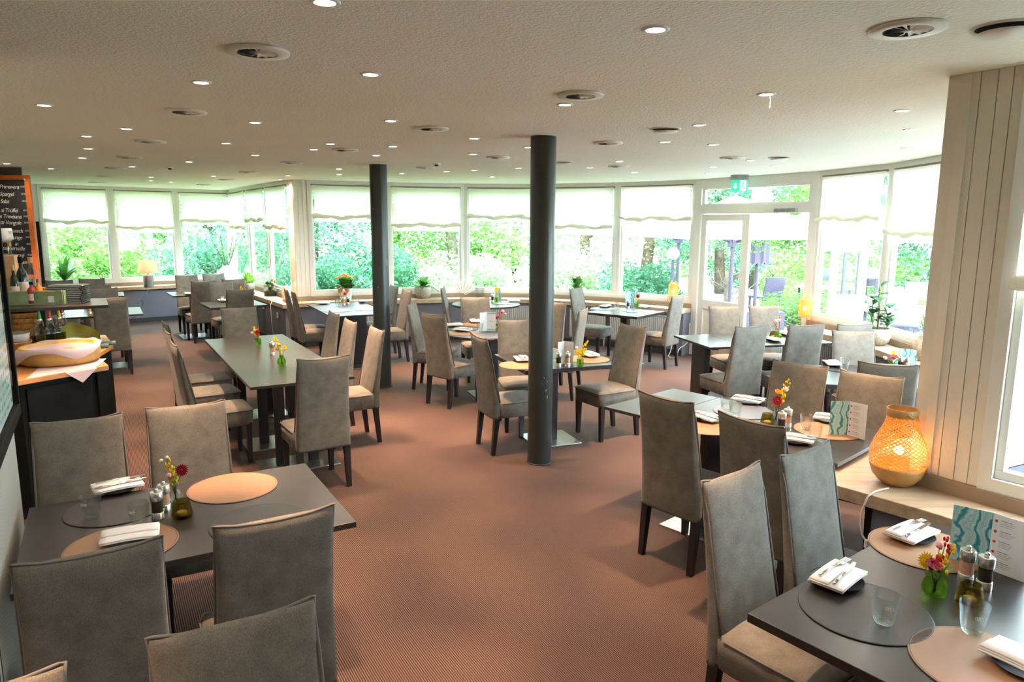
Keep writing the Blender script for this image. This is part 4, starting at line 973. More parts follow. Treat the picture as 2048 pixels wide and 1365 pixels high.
# alcove tables
tumbler((-5.675, 12.136), 'tumbler on the alcove table right of the table lamp'); setting((-5.428, 11.801), 30, 'alcove table right of the table lamp', cut=False)
tumbler((-4.392, 10.635), 'tumbler before the rosy chair in the alcove'); setting((-4.440, 10.772), 35, 'before the rosy chair in the alcove', cut=False)
vase('vase with yellow sprigs between the alcove chairs', (-4.319, 11.221), 'jar', [('sprig', 'petal_yellow', 0.0, 0.0, 0.20, 0.13), ('sprig', 'petal_orange', 0.02, 0.0, 0.14, 0.07)])
mill((-5.585, 9.245), 'salt', 'salt mill on the pale alcove table seen beneath the menu stack'); vase('vase with a red flower seen beneath the menu stack', (-5.664, 9.457), 'jar', [('gerbera', 'petal_scarlet', 0.0, -0.01, 0.14, 0.035), ('leaf', 'leaf', -0.03, 0.0, 0.12, 0.05)])
# table by the terrace door
setting((2.752, 7.335), 15, 'near side of the table by the terrace door', cut=False); setting((3.046, 7.719), 15, 'right of the pink flowers by the terrace door', cut=False)
tumbler((2.902, 7.749), 'tumbler left of the pink flowers by the terrace door'); tealight('smoked tealight glass by the pink flowers near the door', (2.838, 7.571))
vase('green bottle vase with pink flowers on the table by the terrace door', (2.867, 7.504), 'bulb', [('rose', 'petal_pink', -0.03, 0.0, 0.19, 0.022), ('sprig', 'petal_scarlet', -0.055, 0.0, 0.18, 0.05), ('pompon', 'petal_pink', 0.0, 0.0, 0.20, 0.014), ('sprig', 'petal_orange', 0.01, 0.0, 0.26, 0.05)])
# table by the right window
mat_('dark', (2.845, 5.904), 'on the green gleaming table by the right window'); tumbler((2.827, 5.882), 'tumbler on the green gleaming table by the right window'); setting((2.791, 6.032), 170, 'on the green gleaming table by the right window', cut=False)
card('teal marbled card on the table by the right window', (3.361, 5.941), R(-25), 'marble2', h=0.17, w=0.09, fold=30)
vase('vase with a red rose and yellow bloom beside the right pier', (3.204, 5.831), 'jar', [('rose', 'petal_scarlet', 0.0, -0.02, 0.115, 0.034), ('gerbera', 'petal_yellow', 0.01, 0.01, 0.15, 0.034), ('pompon', 'petal_pink', -0.065, 0.0, 0.11, 0.016), ('leaf', 'leaf', 0.05, 0.0, 0.12, 0.07)])
mill((3.277, 5.834), 'pepper', 'mill between the rose and the teal card near the right pier'); mill((3.317, 5.814), 'salt', 'right one of two mills before the teal card near the right pier')
# long table by the bamboo lamp
mat_('blue', (1.516, 4.473), 'far left on the long table by the bamboo lamp'); mat_('tan', (1.188, 4.131), 'just right of the dark chair standing alone'); mat_('tan', (1.885, 4.051), 'under the two glasses left of the marbled card'); mat_('dark', (1.571, 3.704), 'behind the blue green chair on the long table')
setting((1.613, 4.697), -126.1, 'behind the glasses, far left of the long table'); setting((1.211, 4.252), -147.8, 'right of the dark chair standing alone'); setting((1.983, 4.236), -122.5, 'left of the marbled menu card on the long table'); setting((1.592, 3.812), -119.0, 'between the mills and the blue green chair')
tumbler((1.394, 4.446), 'taller looking tumbler farthest left on the long table', True); tumbler((1.426, 4.362), 'tumbler just right of the farthest left one on the long table'); tumbler((1.750, 4.048), 'farther tumbler left of the marbled menu card', True); tumbler((1.718, 3.851), 'nearer tumbler left of the marbled menu card', True)
tealight('smoked tealight glass left of the two mills on the long table', (1.562, 4.171)); mill((1.593, 4.024), 'pepper', 'pepper mill beside the red gerbera on the long table'); mill((1.661, 4.109), 'salt', 'pink salt mill beside the red gerbera on the long table')
vase('vase with a red gerbera, orange rose and yellow sprig on the long table', (1.638, 4.228), 'clear', [('gerbera', 'petal_red', -0.01, -0.02, 0.14, 0.036), ('rose', 'petal_orange', 0.0, 0.0, 0.185, 0.026), ('gerbera', 'petal_yellow', 0.03, 0.0, 0.175, 0.026), ('pompon', 'petal_white', 0.045, 0.0, 0.21, 0.016), ('sprig', 'petal_yellow', 0.06, 0.0, 0.27, 0.10), ('leaf', 'leaf', -0.02, 0.0, 0.11, 0.05)])
card('standing menu card with marbled blue page and red dots on the long table', (1.949, 3.952), R(-30), 'marble', h=0.205, w=0.105, fold=50)
# near right table
mat_('dark', (1.119, 2.063), 'with a printed tumbler on the near right table'); mat_('tan', (1.565, 2.501), 'along the sill on the near right table'); mat_('tan', (1.321, 1.779), 'in the bottom right corner')
setting((1.111, 2.233), -47.8, 'on the black placemat, near right table'); setting((1.560, 2.587), -56.9, 'along the sill on the near right table'); setting((1.419, 1.766), 30, 'at the bottom right corner', cut=False)
tumbler((1.143, 1.990), 'printed tumbler on the black placemat, near right table', True); tumbler((1.381, 1.939), 'printed tumbler on the tan placemat at the bottom right', True); tumbler((1.807, 2.311), 'tumbler cut by the right edge of the near right table')
mill((1.561, 2.255), 'salt', 'pink salt mill before the marbled card, near right table'); mill((1.591, 2.205), 'pepper', 'pepper mill before the marbled card, near right table'); tealight('amber tealight glass beside the mills, near right table', (1.477, 2.103))
vase('squat green vase with a dark red rose and orange spike, near right table', (1.400, 2.164), 'jar', [('rose', 'petal_red', -0.035, -0.03, 0.115, 0.027), ('gerbera', 'petal_yellow', -0.038, 0.0, 0.12, 0.032), ('sprig', 'petal_scarlet', 0.035, 0.02, 0.19, 0.09), ('sprig', 'petal_yellow', 0.06, 0.02, 0.16, 0.10), ('sprig', 'petal_yellow', 0.03, 0.0, 0.12, 0.06), ('pompon', 'petal_pink', 0.02, 0.03, 0.16, 0.012), ('leaf', 'leaf', -0.02, -0.01, 0.11, 0.05), ('leaf', 'leaf', 0.04, 0.0, 0.11, 0.06)])
card('standing menu card with marbled page behind the mills, near right table', (1.696, 2.346), R(-48), 'marble', h=0.21, w=0.12, fold=20)
# ------------------------------------------------------------ lamps and plants on the sills
def point(loc, e, col, r=0.03):
    d = bpy.data.lights.new('lamp_glow', 'POINT'); d.energy = e; d.color = col; d.shadow_soft_size = r
    o = bpy.data.objects.new('lamp_glow', d); COL.objects.link(o); o.location = loc
def weave(mb, prof, n, turns, wdt, thick=0.0012):
    # ribbons spiralling both ways over a profile r(z)
    zs = [p[1] for p in prof]
    def rad(z):
        for (r0, z0), (r1, z1) in zip(prof[:-1], prof[1:]):
            if z0 <= z <= z1: return r0+(r1-r0)*(z-z0)/(z1-z0)
        return prof[-1][0]
    z0, z1 = zs[0], zs[-1]; m = 26
    for s in (-1, 1):
        for k in range(n):
            vs = []
            for i in range(m+1):
                z = z0+(z1-z0)*i/m; a = 2*PI*(k/n)+s*turns*2*PI*i/m; r = rad(z)+(thick if s > 0 else 0)+0.0008*sin(i*3+k)
                da = wdt/max(0.02, r)/2*(0.55+0.45*rad(z)/max(p[0] for p in prof))
                vs += [(r*cos(a-da), r*sin(a-da), z), (r*cos(a+da), r*sin(a+da), z)]
            mb.add(vs, [(2*i, 2*i+1, 2*i+3, 2*i+2) for i in range(m)], True)
    return mb
M['weave'] = plain('glowing_bamboo_strip', (0.72, 0.30, 0.045), 0.5, trans=0.35)
L0 = (1.879, 3.288)
t = thing('bamboo_lamp', 'large glowing orange woven bamboo lamp standing on the right sill', 'lamp', (*L0, 0.71))
obj('base_bowl', MB().lathe([(0.055, 0.0), (0.060, 0.004), (0.085, 0.022), (0.108, 0.050), (0.121, 0.085), (0.124, 0.100), (0.118, 0.100), (0.10, 0.05), (0.05, 0.012), (0.001, 0.010)], n=48, cap1=False), 'bamboo', t)
prof = [(0.123, 0.098), (0.127, 0.125), (0.127, 0.150), (0.122, 0.185), (0.108, 0.225), (0.090, 0.262), (0.074, 0.298), (0.066, 0.330), (0.066, 0.352)]
obj('woven_shade', weave(MB(), prof, 26, 0.55, 0.0088), 'weave', t, kind='stuff')
mb = MB()
for z, r in ((0.105, 0.126), (0.128, 0.129), (0.150, 0.129), (0.172, 0.126)): mb.tube([(r*cos(2*PI*k/40), r*sin(2*PI*k/40), z) for k in range(41)], 0.0014, 4, False)
obj('binding_ring', mb, 'bamboo', t)
obj('rim_band', MB().lathe([(0.067, 0.340), (0.069, 0.342), (0.069, 0.378), (0.067, 0.380), (0.065, 0.378), (0.065, 0.342)], n=40, cap0=False, cap1=False), 'bamboo', t)
mb = MB(); pts = []
for k in range(13): a = R(-100+k*14); pts.append((0.072*cos(a), 0.072*sin(a), 0.362-0.034*sin(PI*k/12)))
mb.tube(pts, 0.004, 6); obj('carry_handle', mb, 'bamboo', t)
obj('bulb', MB().ball((0, 0, 0.17), 0.022, 14, 8), 'bulb', t)
point((L0[0], L0[1], 0.71+0.17), 26.0, (1.0, 0.42, 0.12), 0.022)
mb = MB().tube(smooth([(1.80, 3.205, 0.718), (1.735, 3.178, 0.716), (1.69, 3.142, 0.716), (1.668, 3.136, 0.700), (1.658, 3.140, 0.66), (1.652, 3.144, 0.63), (1.651, 3.146, 0.572), (1.658, 3.137, 0.518), (1.672, 3.122, 0.485), (1.70, 3.09, 0.40)]), 0.004, 8)
mb.box(1.668, 3.108, 0.455, 1.688, 3.130, 0.495)
tag(obj('lamp_cable', mb, 'cable_white'), 'white cable running from the large bamboo lamp over the sill edge', 'cable')
def lantern(p, h, label, zb=0.71):
    t = thing('bamboo_lantern', label, 'lamp', (p[0], p[1], zb), 0, 'small bamboo lanterns')
    pr = [(0.030, h*0.28), (0.062, h*0.34), (0.070, h*0.45), (0.070, h*0.78), (0.060, h*0.88), (0.030, h*0.94)]
    obj('woven_shade', weave(MB(), pr, 18, 0.45, 0.0085), 'weave', t, kind='stuff')
    for k in range(4):
        a = R(45+k*90); c, s = cos(a), sin(a)
        obj('leg', MB().tube([(0.088*c, 0.088*s, 0), (0.082*c, 0.082*s, h*0.8), (0.070*c, 0.070*s, h*0.93), (0.03*c, 0.03*s, h)], 0.0035, 6), 'bamboo', t)
    mb = MB()
    for z, r in ((h*0.30, 0.084), (h*0.02, 0.086)): mb.tube([(r*cos(2*PI*k/28), r*sin(2*PI*k/28), z) for k in range(29)], 0.003, 5, False)
    obj('hoop', mb, 'bamboo', t)
    obj('bulb', MB().ball((0, 0, h*0.58), 0.022, 12, 7), 'bulb', t)
    point((p[0], p[1], zb+h*0.58), 5.0, (1.0, 0.42, 0.12), 0.02)
lantern((2.480, 10.851), 0.40, 'small woven bamboo lantern left of the white terrace door frame')
lantern((3.693, 8.850), 0.37, 'small woven bamboo lantern right of the open doorway')
# grey table lamp on the alcove sill
p = (-7.006, 13.574); t = thing('table_lamp', 'ribbed grey table lamp with a peach shade on the alcove sill', 'lamp', (*p, 0.71))
mb = MB(); pr = [(0.085, 0.0), (0.092, 0.01), (0.092, 0.22), (0.085, 0.235), (0.03, 0.24)]; mb.lathe(pr, n=40)
for k in range(0, len(mb.v)):
    x, y, z = mb.v[k]; f = 1.0+0.025*(-1)**(k % 2); mb.v[k] = (x*f, y*f, z)
obj('ribbed_base', mb, 'grate', t); obj('neck', MB().lathe([(0.02, 0.235), (0.02, 0.29)], n=12), 'brass', t)
obj('lamp_shade', MB().lathe([(0.185, 0.285), (0.135, 0.52)], n=40, cap0=False, cap1=False), 'shade_glow', t)
obj('bulb', MB().ball((0, 0, 0.39), 0.03, 12, 8), 'bulb', t); point((p[0], p[1], 1.10), 2.5, (1.0, 0.55, 0.28), 0.04)
mb = MB().tube(smooth([(*(-6.907, 13.343), 0.716), (*(-6.833, 13.162), 0.66), (-6.85, 12.95, 0.52), (-6.80, 12.93, 0.50), (-6.90, 12.95, 0.30), (-7.08, 12.93, 0.16), (-7.3, 12.95, 0.10), (-7.42, 12.93, 0.30), (-7.45, 12.95, 0.6)]), 0.005, 6)
tag(obj('lamp_cable', mb, 'cable_black'), 'thin black cable hanging in a loop under the ribbed table lamp', 'cable')
# glowing white cube lamp and salt lamp at the sill corner
p = (-3.733, 11.718); t = thing('cube_lamp', 'small glowing white cube lamp by the far corner pier', 'lamp', (*p, 0.71), R(30))
obj('shade', MB().box(-0.085, -0.085, 0.0, 0.085, 0.085, 0.20), 'white_glow', t, bevel=0.008); obj('bulb', MB().ball((0, 0, 0.1), 0.02, 10, 6), 'bulb', t); point((p[0]+.02, p[1]-0.12, 0.95), 3.0, (1.0, 0.5, 0.2), 0.04)
p = (-3.560, 11.116); tag(obj('shell_ornament', MB().lathe([(0.03, 0), (0.07, 0.02), (0.075, 0.05), (0.05, 0.08), (0.01, 0.10)], n=12), 'petal_pink', loc=(*p, 0.71)), 'small pink and orange shell ornament in front of the cube lamp', 'ornament')

def pot(t, prof, mat, soil_z, soil_r):
    obj('pot', MB().lathe(prof, n=28, cap1=False), mat, t); obj('soil', MB().lathe([(soil_r, soil_z-0.01), (soil_r, soil_z)], n=20), 'soil', t)
def leaves(t, mat, n, L, w, z0, spread, tilt, seed, part='leaf', bend=0.4, zj=0.0):
    rnd = random.Random(seed); me = []
    for k in range(n):
        a = 2*PI*k/n*2.4+rnd.uniform(-.3, .3); e = R(rnd.uniform(*tilt)); l = L*rnd.uniform(0.7, 1.05)
        d = (cos(a)*cos(e), sin(a)*cos(e), sin(e)); z = z0+rnd.uniform(0, zj)
        obj(part, MB().leaf((cos(a)*spread, sin(a)*spread, z), d, (0, 0, 1), l, w*rnd.uniform(.8, 1.1), bend), mat, t)
def plant(name, label, p, z=0.71): return thing(name, label, 'plant', (*p, z))
t = plant('spiky_plant', 'spiky dark green dracaena like plant on the left end of the alcove sill', (-8.296, 13.063))
pot(t, [(0.10, 0), (0.13, 0.02), (0.15, 0.15), (0.145, 0.16), (0.135, 0.15), (0.12, 0.10)], 'white_pot', 0.14, 0.13)
obj('trunk', MB().tube([(0, 0, 0.12), (0.01, 0, 0.22)], 0.02, 8), 'bark', t); leaves(t, 'leaf', 26, 0.52, 0.042, 0.14, 0.01, (8, 85), 3, bend=0.22, zj=0.08)
t = plant('twig_vase', 'speckled white vase with pale blossoming twigs in the alcove corner', (-5.947, 14.714))
obj('vase', MB().lathe([(0.09, 0), (0.15, 0.05), (0.17, 0.16), (0.14, 0.28), (0.08, 0.33), (0.09, 0.36), (0.075, 0.355), (0.065, 0.33)], n=32, cap1=False), 'white_pot', t)
rnd = random.Random(5)
for k in range(9):
    a = k*2.4; d = (cos(a)*0.2, sin(a)*0.2); H_ = rnd.uniform(0.6, 0.95); obj('twig', MB().tube([(0, 0, 0.25), (d[0]*0.4, d[1]*0.4, 0.45), (d[0]*1.3, d[1]*1.3, 0.34+H_*0.75)], 0.005, 5), 'bark', t)
    mb = MB()
    for q in range(26): f = rnd.uniform(0.3, 1); mb.leaf((d[0]*1.3*f, d[1]*1.3*f, 0.35+H_*0.7*f), (rnd.uniform(-1, 1), rnd.uniform(-1, 1), 0.6), (0, 0, 1), 0.07, 0.02, 0.2, 2)
    obj('blossom_leaves', mb, 'fol_c', t)
t = plant('potted_fern', 'bright lime green potted plant on the alcove side sill', (-4.871, 12.989))
pot(t, [(0.07, 0), (0.11, 0.03), (0.125, 0.10), (0.11, 0.15), (0.10, 0.15), (0.09, 0.10)], 'stone_pot', 0.13, 0.095)
leaves(t, 'leaf_lime', 34, 0.40, 0.024, 0.13, 0.03, (30, 85), 9, bend=0.35)
for k in range(7): a = k*0.9; obj('stalk', MB().tube([(0.03*cos(a), 0.03*sin(a), 0.12), (0.045*cos(a), 0.045*sin(a), 0.34)], 0.010, 6), 'leaf_lime', t)
t = thing('terrarium', 'tall glass terrarium bottle filled with plants on the sill', 'terrarium', (*(-4.158, 12.109), 0.71))
obj('bottle', MB().lathe([(0.10, 0), (0.115, 0.01), (0.115, 0.30), (0.085, 0.37), (0.055, 0.42), (0.06, 0.50), (0.056, 0.50), (0.05, 0.42), (0.08, 0.365), (0.11, 0.30), (0.11, 0.012), (0.001, 0.01)], n=36, cap1=False), 'glass', t)
obj('soil', MB().lathe([(0.108, 0.012), (0.108, 0.07), (0.09, 0.09)], n=24), 'soil', t)
for k in range(9):
    a = k*2.4; r = 0.02+0.007*k; obj('moss_clump', MB().ball((r*cos(a), r*sin(a), 0.10+0.018*k), 0.03, 7, 5), ['leaf_dark', 'leaf', 'soil', 'petal_orange', 'leaf_lime'][k % 5], t)
leaves(t, 'leaf', 10, 0.13, 0.018, 0.14, 0.03, (20, 80), 12, zj=0.10)
# orange kalanchoe
t = plant('flowering_pot_plant', 'pot of small orange flowers in brown paper left of the farther column', (-2.714, 11.463))
obj('tin_pot', MB().lathe([(0.085, 0), (0.105, 0.19), (0.11, 0.20), (0.10, 0.19)], n=28, cap1=False), 'white_pot', t)
mb = MB()
def wrapf(a, b): ang = 2*PI*a; r = 0.100+0.02*b+0.008*sin(ang*5); return (r*cos(ang)-0.02, r*sin(ang), 0.13+0.07*b+0.02*sin(ang*3))
obj('paper_wrap', mb.grid(wrapf, 30, 3), 'cork', t); obj('soil', MB().lathe([(0.095, 0.17), (0.095, 0.18)], n=16), 'soil', t)
leaves(t, 'leaf', 64, 0.16, 0.055, 0.20, 0.05, (5, 75), 21, bend=0.25, zj=0.12)
rnd = random.Random(8)
for k in range(16):
    a = rnd.uniform(0, 6.28); r = rnd.uniform(0.02, 0.14); mb = MB(); c = (r*cos(a), r*sin(a), 0.40-r*0.35+rnd.uniform(0, .03))
    for q in range(5): mb.ball((c[0]+rnd.uniform(-.02, .02), c[1]+rnd.uniform(-.02, .02), c[2]+rnd.uniform(-.01, .01)), 0.011, 6, 4)
    obj('flower_head', mb, 'petal_orange', t)
t = plant('trailing_pot_plant', 'speckled round pot with long leaves and a pink flower spike right of the farther column', (-1.506, 11.849))
pot(t, [(0.06, 0), (0.12, 0.04), (0.15, 0.11), (0.145, 0.17), (0.125, 0.20), (0.115, 0.20), (0.12, 0.15)], 'stone_pot', 0.19, 0.115)
leaves(t, 'leaf', 30, 0.42, 0.036, 0.20, 0.03, (-5, 75), 33, bend=0.5)
obj('flower_spike', MB().tube([(0, 0, 0.2), (0.02, 0, 0.55), (-0.03, 0, 0.80)], 0.005, 5), 'petal_pink', t)
mb = MB()
for k in range(34): f = k/34; mb.ball((0.02-0.05*f+0.028*cos(k*2.4), 0.028*sin(k*2.4), 0.48+0.33*f), 0.010*(1.2-f), 5, 3)
obj('flower_buds', mb, 'petal_pink', t)
t = plant('pink_flower_pot', 'small pot of pink flowers on the sill above the black table', (1.062, 11.602))
pot(t, [(0.06, 0), (0.08, 0.12), (0.085, 0.13), (0.07, 0.12)], 'brass', 0.12, 0.072)
leaves(t, 'leaf', 44, 0.17, 0.042, 0.16, 0.04, (15, 85), 41, bend=0.2, zj=0.18)
rnd = random.Random(18)
for k in range(12):
    a = rnd.uniform(0, 6.28); r = rnd.uniform(0.01, 0.13); mb = MB(); c = (r*cos(a), r*sin(a), 0.45-r*0.5)
    petals(mb, c, (0.1, -0.8, 0.6), 0.036, 8, 0.011); mb.ball(c, 0.013, 6, 4); obj('flower_head', mb, 'petal_pink', t)
t = plant('rubber_plant', 'dark leaved rubber plant in a pale pot on the right sill', (3.870, 7.391))
pot(t, [(0.07, 0), (0.12, 0.04), (0.135, 0.11), (0.12, 0.18), (0.115, 0.18), (0.12, 0.12)], 'stone_pot', 0.17, 0.112)
for k, (sx, sy, hh) in enumerate(((0.0, 0.0, 0.62), (-0.03, 0.02, 0.52), (0.05, -0.03, 0.40))):
    obj('stem', MB().tube([(sx, sy, 0.16), (sx*2, sy*2, hh*0.6), (sx*1.2-0.02, sy, hh)], 0.007, 6), 'stem', t)
    rnd = random.Random(50+k)
    for q in range(11):
        a = q*2.4+k; z = 0.20+(hh-0.20)*q/10; e = R(rnd.uniform(5, 45)); obj('leaf', MB().leaf((sx*1.6, sy*1.6, z), (cos(a)*cos(e), sin(a)*cos(e), sin(e)), (0, 0, 1), rnd.uniform(0.15, 0.21), 0.050, 0.35), 'leaf_dark', t)
t = plant('pink_plant', 'speckled grey vase with a pale pink bloom, mostly hidden by the right pier', (3.877, 6.500))
obj('pot', MB().lathe([(0.06, 0), (0.10, 0.05), (0.12, 0.14), (0.08, 0.22), (0.06, 0.24)], n=28), 'stone_pot', t)
for k in range(4): a = R(150+k*25); obj('stem', MB().tube([(0, 0, 0.2), (0.08*cos(a), 0.08*sin(a), 0.35+.05*k)], 0.004, 5), 'stem', t); mb = MB(); petals(mb, (0.08*cos(a), 0.08*sin(a), 0.36+.05*k), (-0.5, -0.6, 0.5), 0.035, 10, 0.012); obj('flower_head', mb, 'petal_pink', t)
leaves(t, 'leaf_dark', 8, 0.12, 0.025, 0.22, 0.03, (0, 60), 61, bend=0.5, zj=0.1)
# white folded fan of napkins and jug on the far sill, behind the round table
t = thing('white_centrepiece', 'white fan shaped ornament and clear jug on the far sill', 'ornament', (*(-0.860, 12.138), 0.71))
mb = MB()
def fanf(a, b): an = R(20+110*a); r = 0.05+0.20*b; return (r*cos(an), 0.02*(-1 if int(a*14+.5) % 2 else 1)*b, 0.01+r*sin(an))
obj('fan', mb.grid(fanf, 14, 2, False), 'linen', t); obj('jug', MB().lathe([(0.07, 0), (0.075, 0.01), (0.075, 0.30), (0.07, 0.31), (0.068, 0.30), (0.07, 0.012), (0.001, 0.01)], n=24, cap1=False, c=(0.30, 0, 0)), 'glass', t)

# radiators in front of the low wall
def radiator(A, B, label, mat='radiator', z0=0.12, z1=0.58):
    n = nrm(A, B); L = math.hypot(B[0]-A[0], B[1]-A[1]); k = int(L/0.033)
    t = thing('radiator', label, 'radiator', (A[0], A[1], 0), 0, 'panel radiators')
    A0 = (0, 0); B0 = (B[0]-A[0], B[1]-A[1])
    obj('back_panel', MB().obox(A0, B0, n, 0.0, 0.02, z0, z1), mat, t)
    mb = MB()
    for i in range(k): mb.obox(A0, B0, n, 0.02, 0.042, z0+0.02, z1-0.02, (i+0.12)/k, (i+0.88)/k)
    obj('ribs', mb, mat, t, bevel=0.004); obj('top_grille', MB().obox(A0, B0, n, -0.01, 0.045, z1, z1+0.012), mat, t)
    obj('valve_pipe', MB().tube([(B0[0]*0.96, B0[1]*0.96, z0+0.05), (B0[0]*0.96, B0[1]*0.96, 0.0)], 0.010, 8), 'cable_white', t)
def on_low(i0, t0, t1, line='alcove'):
    P = offset_line(LINES[line], DSILL-0.034); a, b = P[i0], P[i0+1]
    return (a[0]+(b[0]-a[0])*t0, a[1]+(b[1]-a[1])*t0), (a[0]+(b[0]-a[0])*t1, a[1]+(b[1]-a[1])*t1)
radiator(*on_low(9, 0.15, 0.98), 'ribbed radiator under the sill behind the far round table')
radiator(*on_low(10, 0.5, 0.98), 'ribbed radiator under the sill directly below the pink flower pot')
radiator(*on_low(11, 0.05, 0.80), 'ribbed radiator behind the black table left of the terrace door')
radiator(*on_low(7, 0.55, 0.98), 'ribbed radiator glimpsed behind the table at the farther column')
radiator(*on_low(0, 0.05, 0.8, 'terrace'), 'dark ribbed radiator glimpsed between the green chairs', 'radiator_grey')
def socket(p, n, label, z=0.45):
    t = thing('wall_socket', label, 'socket', (p[0], p[1], z), math.atan2(n[1], n[0])+PI/2, 'wall sockets')
    obj('plate', MB().box(-0.04, -0.012, -0.04, 0.04, 0.0, 0.04), 'white_plastic', t, bevel=0.003)
    mb = MB(); mb.lathe([(0.026, 0), (0.026, 0.001)], n=20); mb.v = [(x, -0.0125-z_, y) for x, y, z_ in mb.v]; obj('socket_well', mb, 'grate', t)
    for s in (-1, 1): obj('pin_hole', MB().box(s*0.009-0.003, -0.0145, -0.003, s*0.009+0.003, -0.0135, 0.003), 'dark', t)
a, b = on_low(11, 0.9, 1.0); socket(a, nrm(a, b), 'white socket with a plugged cable left of the terrace door', 0.50)
tag(obj('lamp_cable', MB().tube(smooth([(a[0]-.02, a[1]-.03, 0.70), (a[0]+0.01, a[1]-.045, 0.55), (a[0]+0.0, a[1]-.05, 0.40), (a[0]-.06, a[1]-.10, 0.10), (a[0]-.10, a[1]-.15, 0.01), (a[0]+.0, a[1]-.20, 0.008), (a[0]+.06, a[1]-.12, 0.12), (a[0]+.2, a[1]-.05, 0.22), (a[0]+.22, a[1]-.04, 0.50)]), 0.005, 6), 'cable_white'), 'white cable looping to the floor left of the terrace door', 'cable')
a, b = on_low(5, 0.35, 0.4); socket(a, nrm(a, b), 'socket under the sill on the alcove side of the corner', 0.56)
a, b = on_low(5, 0.80, 0.85); socket(a, nrm(a, b), 'double socket below the corner of the far sill', 0.50)
tag(obj('lamp_cable', MB().tube([(a[0]-.12, a[1]+.1, 0.71), (a[0]-.13, a[1]+.06, 0.66), (a[0]-.13, a[1]+.06, 0.44), (a[0]-.13, a[1]+.06, 0.40), (a[0]-.10, a[1]+.05, 0.10)], 0.004, 6), 'cable_white'), 'pale cable with an inline switch hanging from the far sill corner', 'cable')
a, b = (1.853, 3.015), (2.095, 2.687); q = (a[0]+(b[0]-a[0])*0.12, a[1]+(b[1]-a[1])*0.12); socket(q, nrm(a, b), 'socket under the right sill below the bamboo lamp cable', 0.585)

# ------------------------------------------------------------ bar side: buffet station, shelf, blackboard, glazed case
BP = [(-3.14, 4.38), (-2.85, 4.885), (-3.17, 5.28), (-3.29, 5.73), (-3.65, 6.25), (-4.7, 5.9), (-4.3, 3.95)]
def inset(P, k):
    cx = sum(p[0] for p in P)/len(P); cy = sum(p[1] for p in P)/len(P); return [(cx+(x-cx)*k, cy+(y-cy)*k) for x, y in P]
t = thing('buffet_cabinet', 'black buffet cabinet with an oiled wooden top at the left', 'cabinet')
obj('body', MB().prism(inset(BP, 0.965), 0.06, 0.915), 'black_gloss', t, bevel=0.004); obj('plinth', MB().prism(inset(BP, 0.92), 0.0, 0.06), 'blackwood', t)
obj('wooden_top', MB().prism(BP, 0.915, 0.95), 'counter_wood', t, bevel=0.004)
A_, B_ = inset(BP, 0.968)[0:2]; n = nrm(A_, B_); obj('side_panel', MB().obox(A_, B_, n, 0.0, 0.012, 0.10, 0.88, 0.06, 0.80), 'black_gloss', t, bevel=0.003)
obj('corner_post', MB().obox(A_, B_, n, 0.0, 0.02, 0.02, 0.912, 0.86, 1.0), 'black_gloss', t, bevel=0.003)
t = thing('serving_shelf', 'raised black shelf on a post above the buffet', 'shelf')
SP = [(-3.21, 5.57), (-3.5, 6.05), (-4.5, 5.95), (-4.35, 4.85), (-3.85, 5.2)]
obj('board', MB().prism(SP, 1.275, 1.30), 'table', t, bevel=0.002); obj('post', MB().box(-3.96, 5.78, 0.95, -3.86, 5.86, 1.275), 'blackwood', t); obj('foot_plate', MB().box(-4.0, 5.72, 0.95, -3.82, 5.92, 0.958), 'steel', t)
# cheese wheel with baking paper
cz = 0.952; CW = (-3.262, 4.997)
t = thing('cheese_wheel', 'hollowed half wheel of hard cheese on the buffet', 'cheese', (*CW, cz), R(10))
mb = MB().lathe([(0.225, 0.002), (0.255, 0.02), (0.262, 0.06), (0.258, 0.11), (0.245, 0.135), (0.22, 0.13), (0.19, 0.075), (0.001, 0.06)], n=48, cap1=False)
mb.v = [(x*1.0, y*0.95, z*(0.95+0.08*(x/0.26))) for x, y, z in mb.v]; obj('rind', mb, 'cheese', t)
def pf(a, b):
    an = 2*PI*a; dr = max(0.02, 0.10*(0.5+0.5*cos(an-R(205)))**6*1.5+0.09*(0.5+0.5*cos(an-R(318)))**10+0.03*(0.5+0.5*cos(an-R(70)))**4)
    if b < 0.7: r = 0.05+0.20*b/0.7; zz = 0.072+0.066*(b/0.7)**3
    else: q = (b-0.7)/0.3; r = 0.25+min(0.025, dr)*min(1, q*2); zz = 0.138-dr*q*1.0+0.004*sin(an*9)
    return (r*cos(an), r*sin(an)*0.95, zz*(0.95+0.08*cos(an)))
mb = MB().grid(pf, 48, 8); tag(obj('baking_paper', mb, 'paper', loc=(*CW, cz+0.005), rz=R(10)), 'pink white baking paper lining the hollow cheese wheel', 'paper')
Q = [(-3.12, 4.43), (-2.995, 4.63), (-2.893, 4.81), (-3.00, 5.12), (-3.38, 5.02)]
mb = MB().prism(Q, 0.951, 0.9525); mb.add([(-2.992, 4.628, 0.952), (-2.890, 4.808, 0.952), (-2.887, 4.806, 0.944), (-2.938, 4.716, 0.862), (-2.989, 4.626, 0.944)], [(0, 4, 3, 2, 1)])
tag(obj('baking_paper', mb, 'paper'), 'sheet of baking paper under the cheese with a corner hanging over the edge', 'paper')
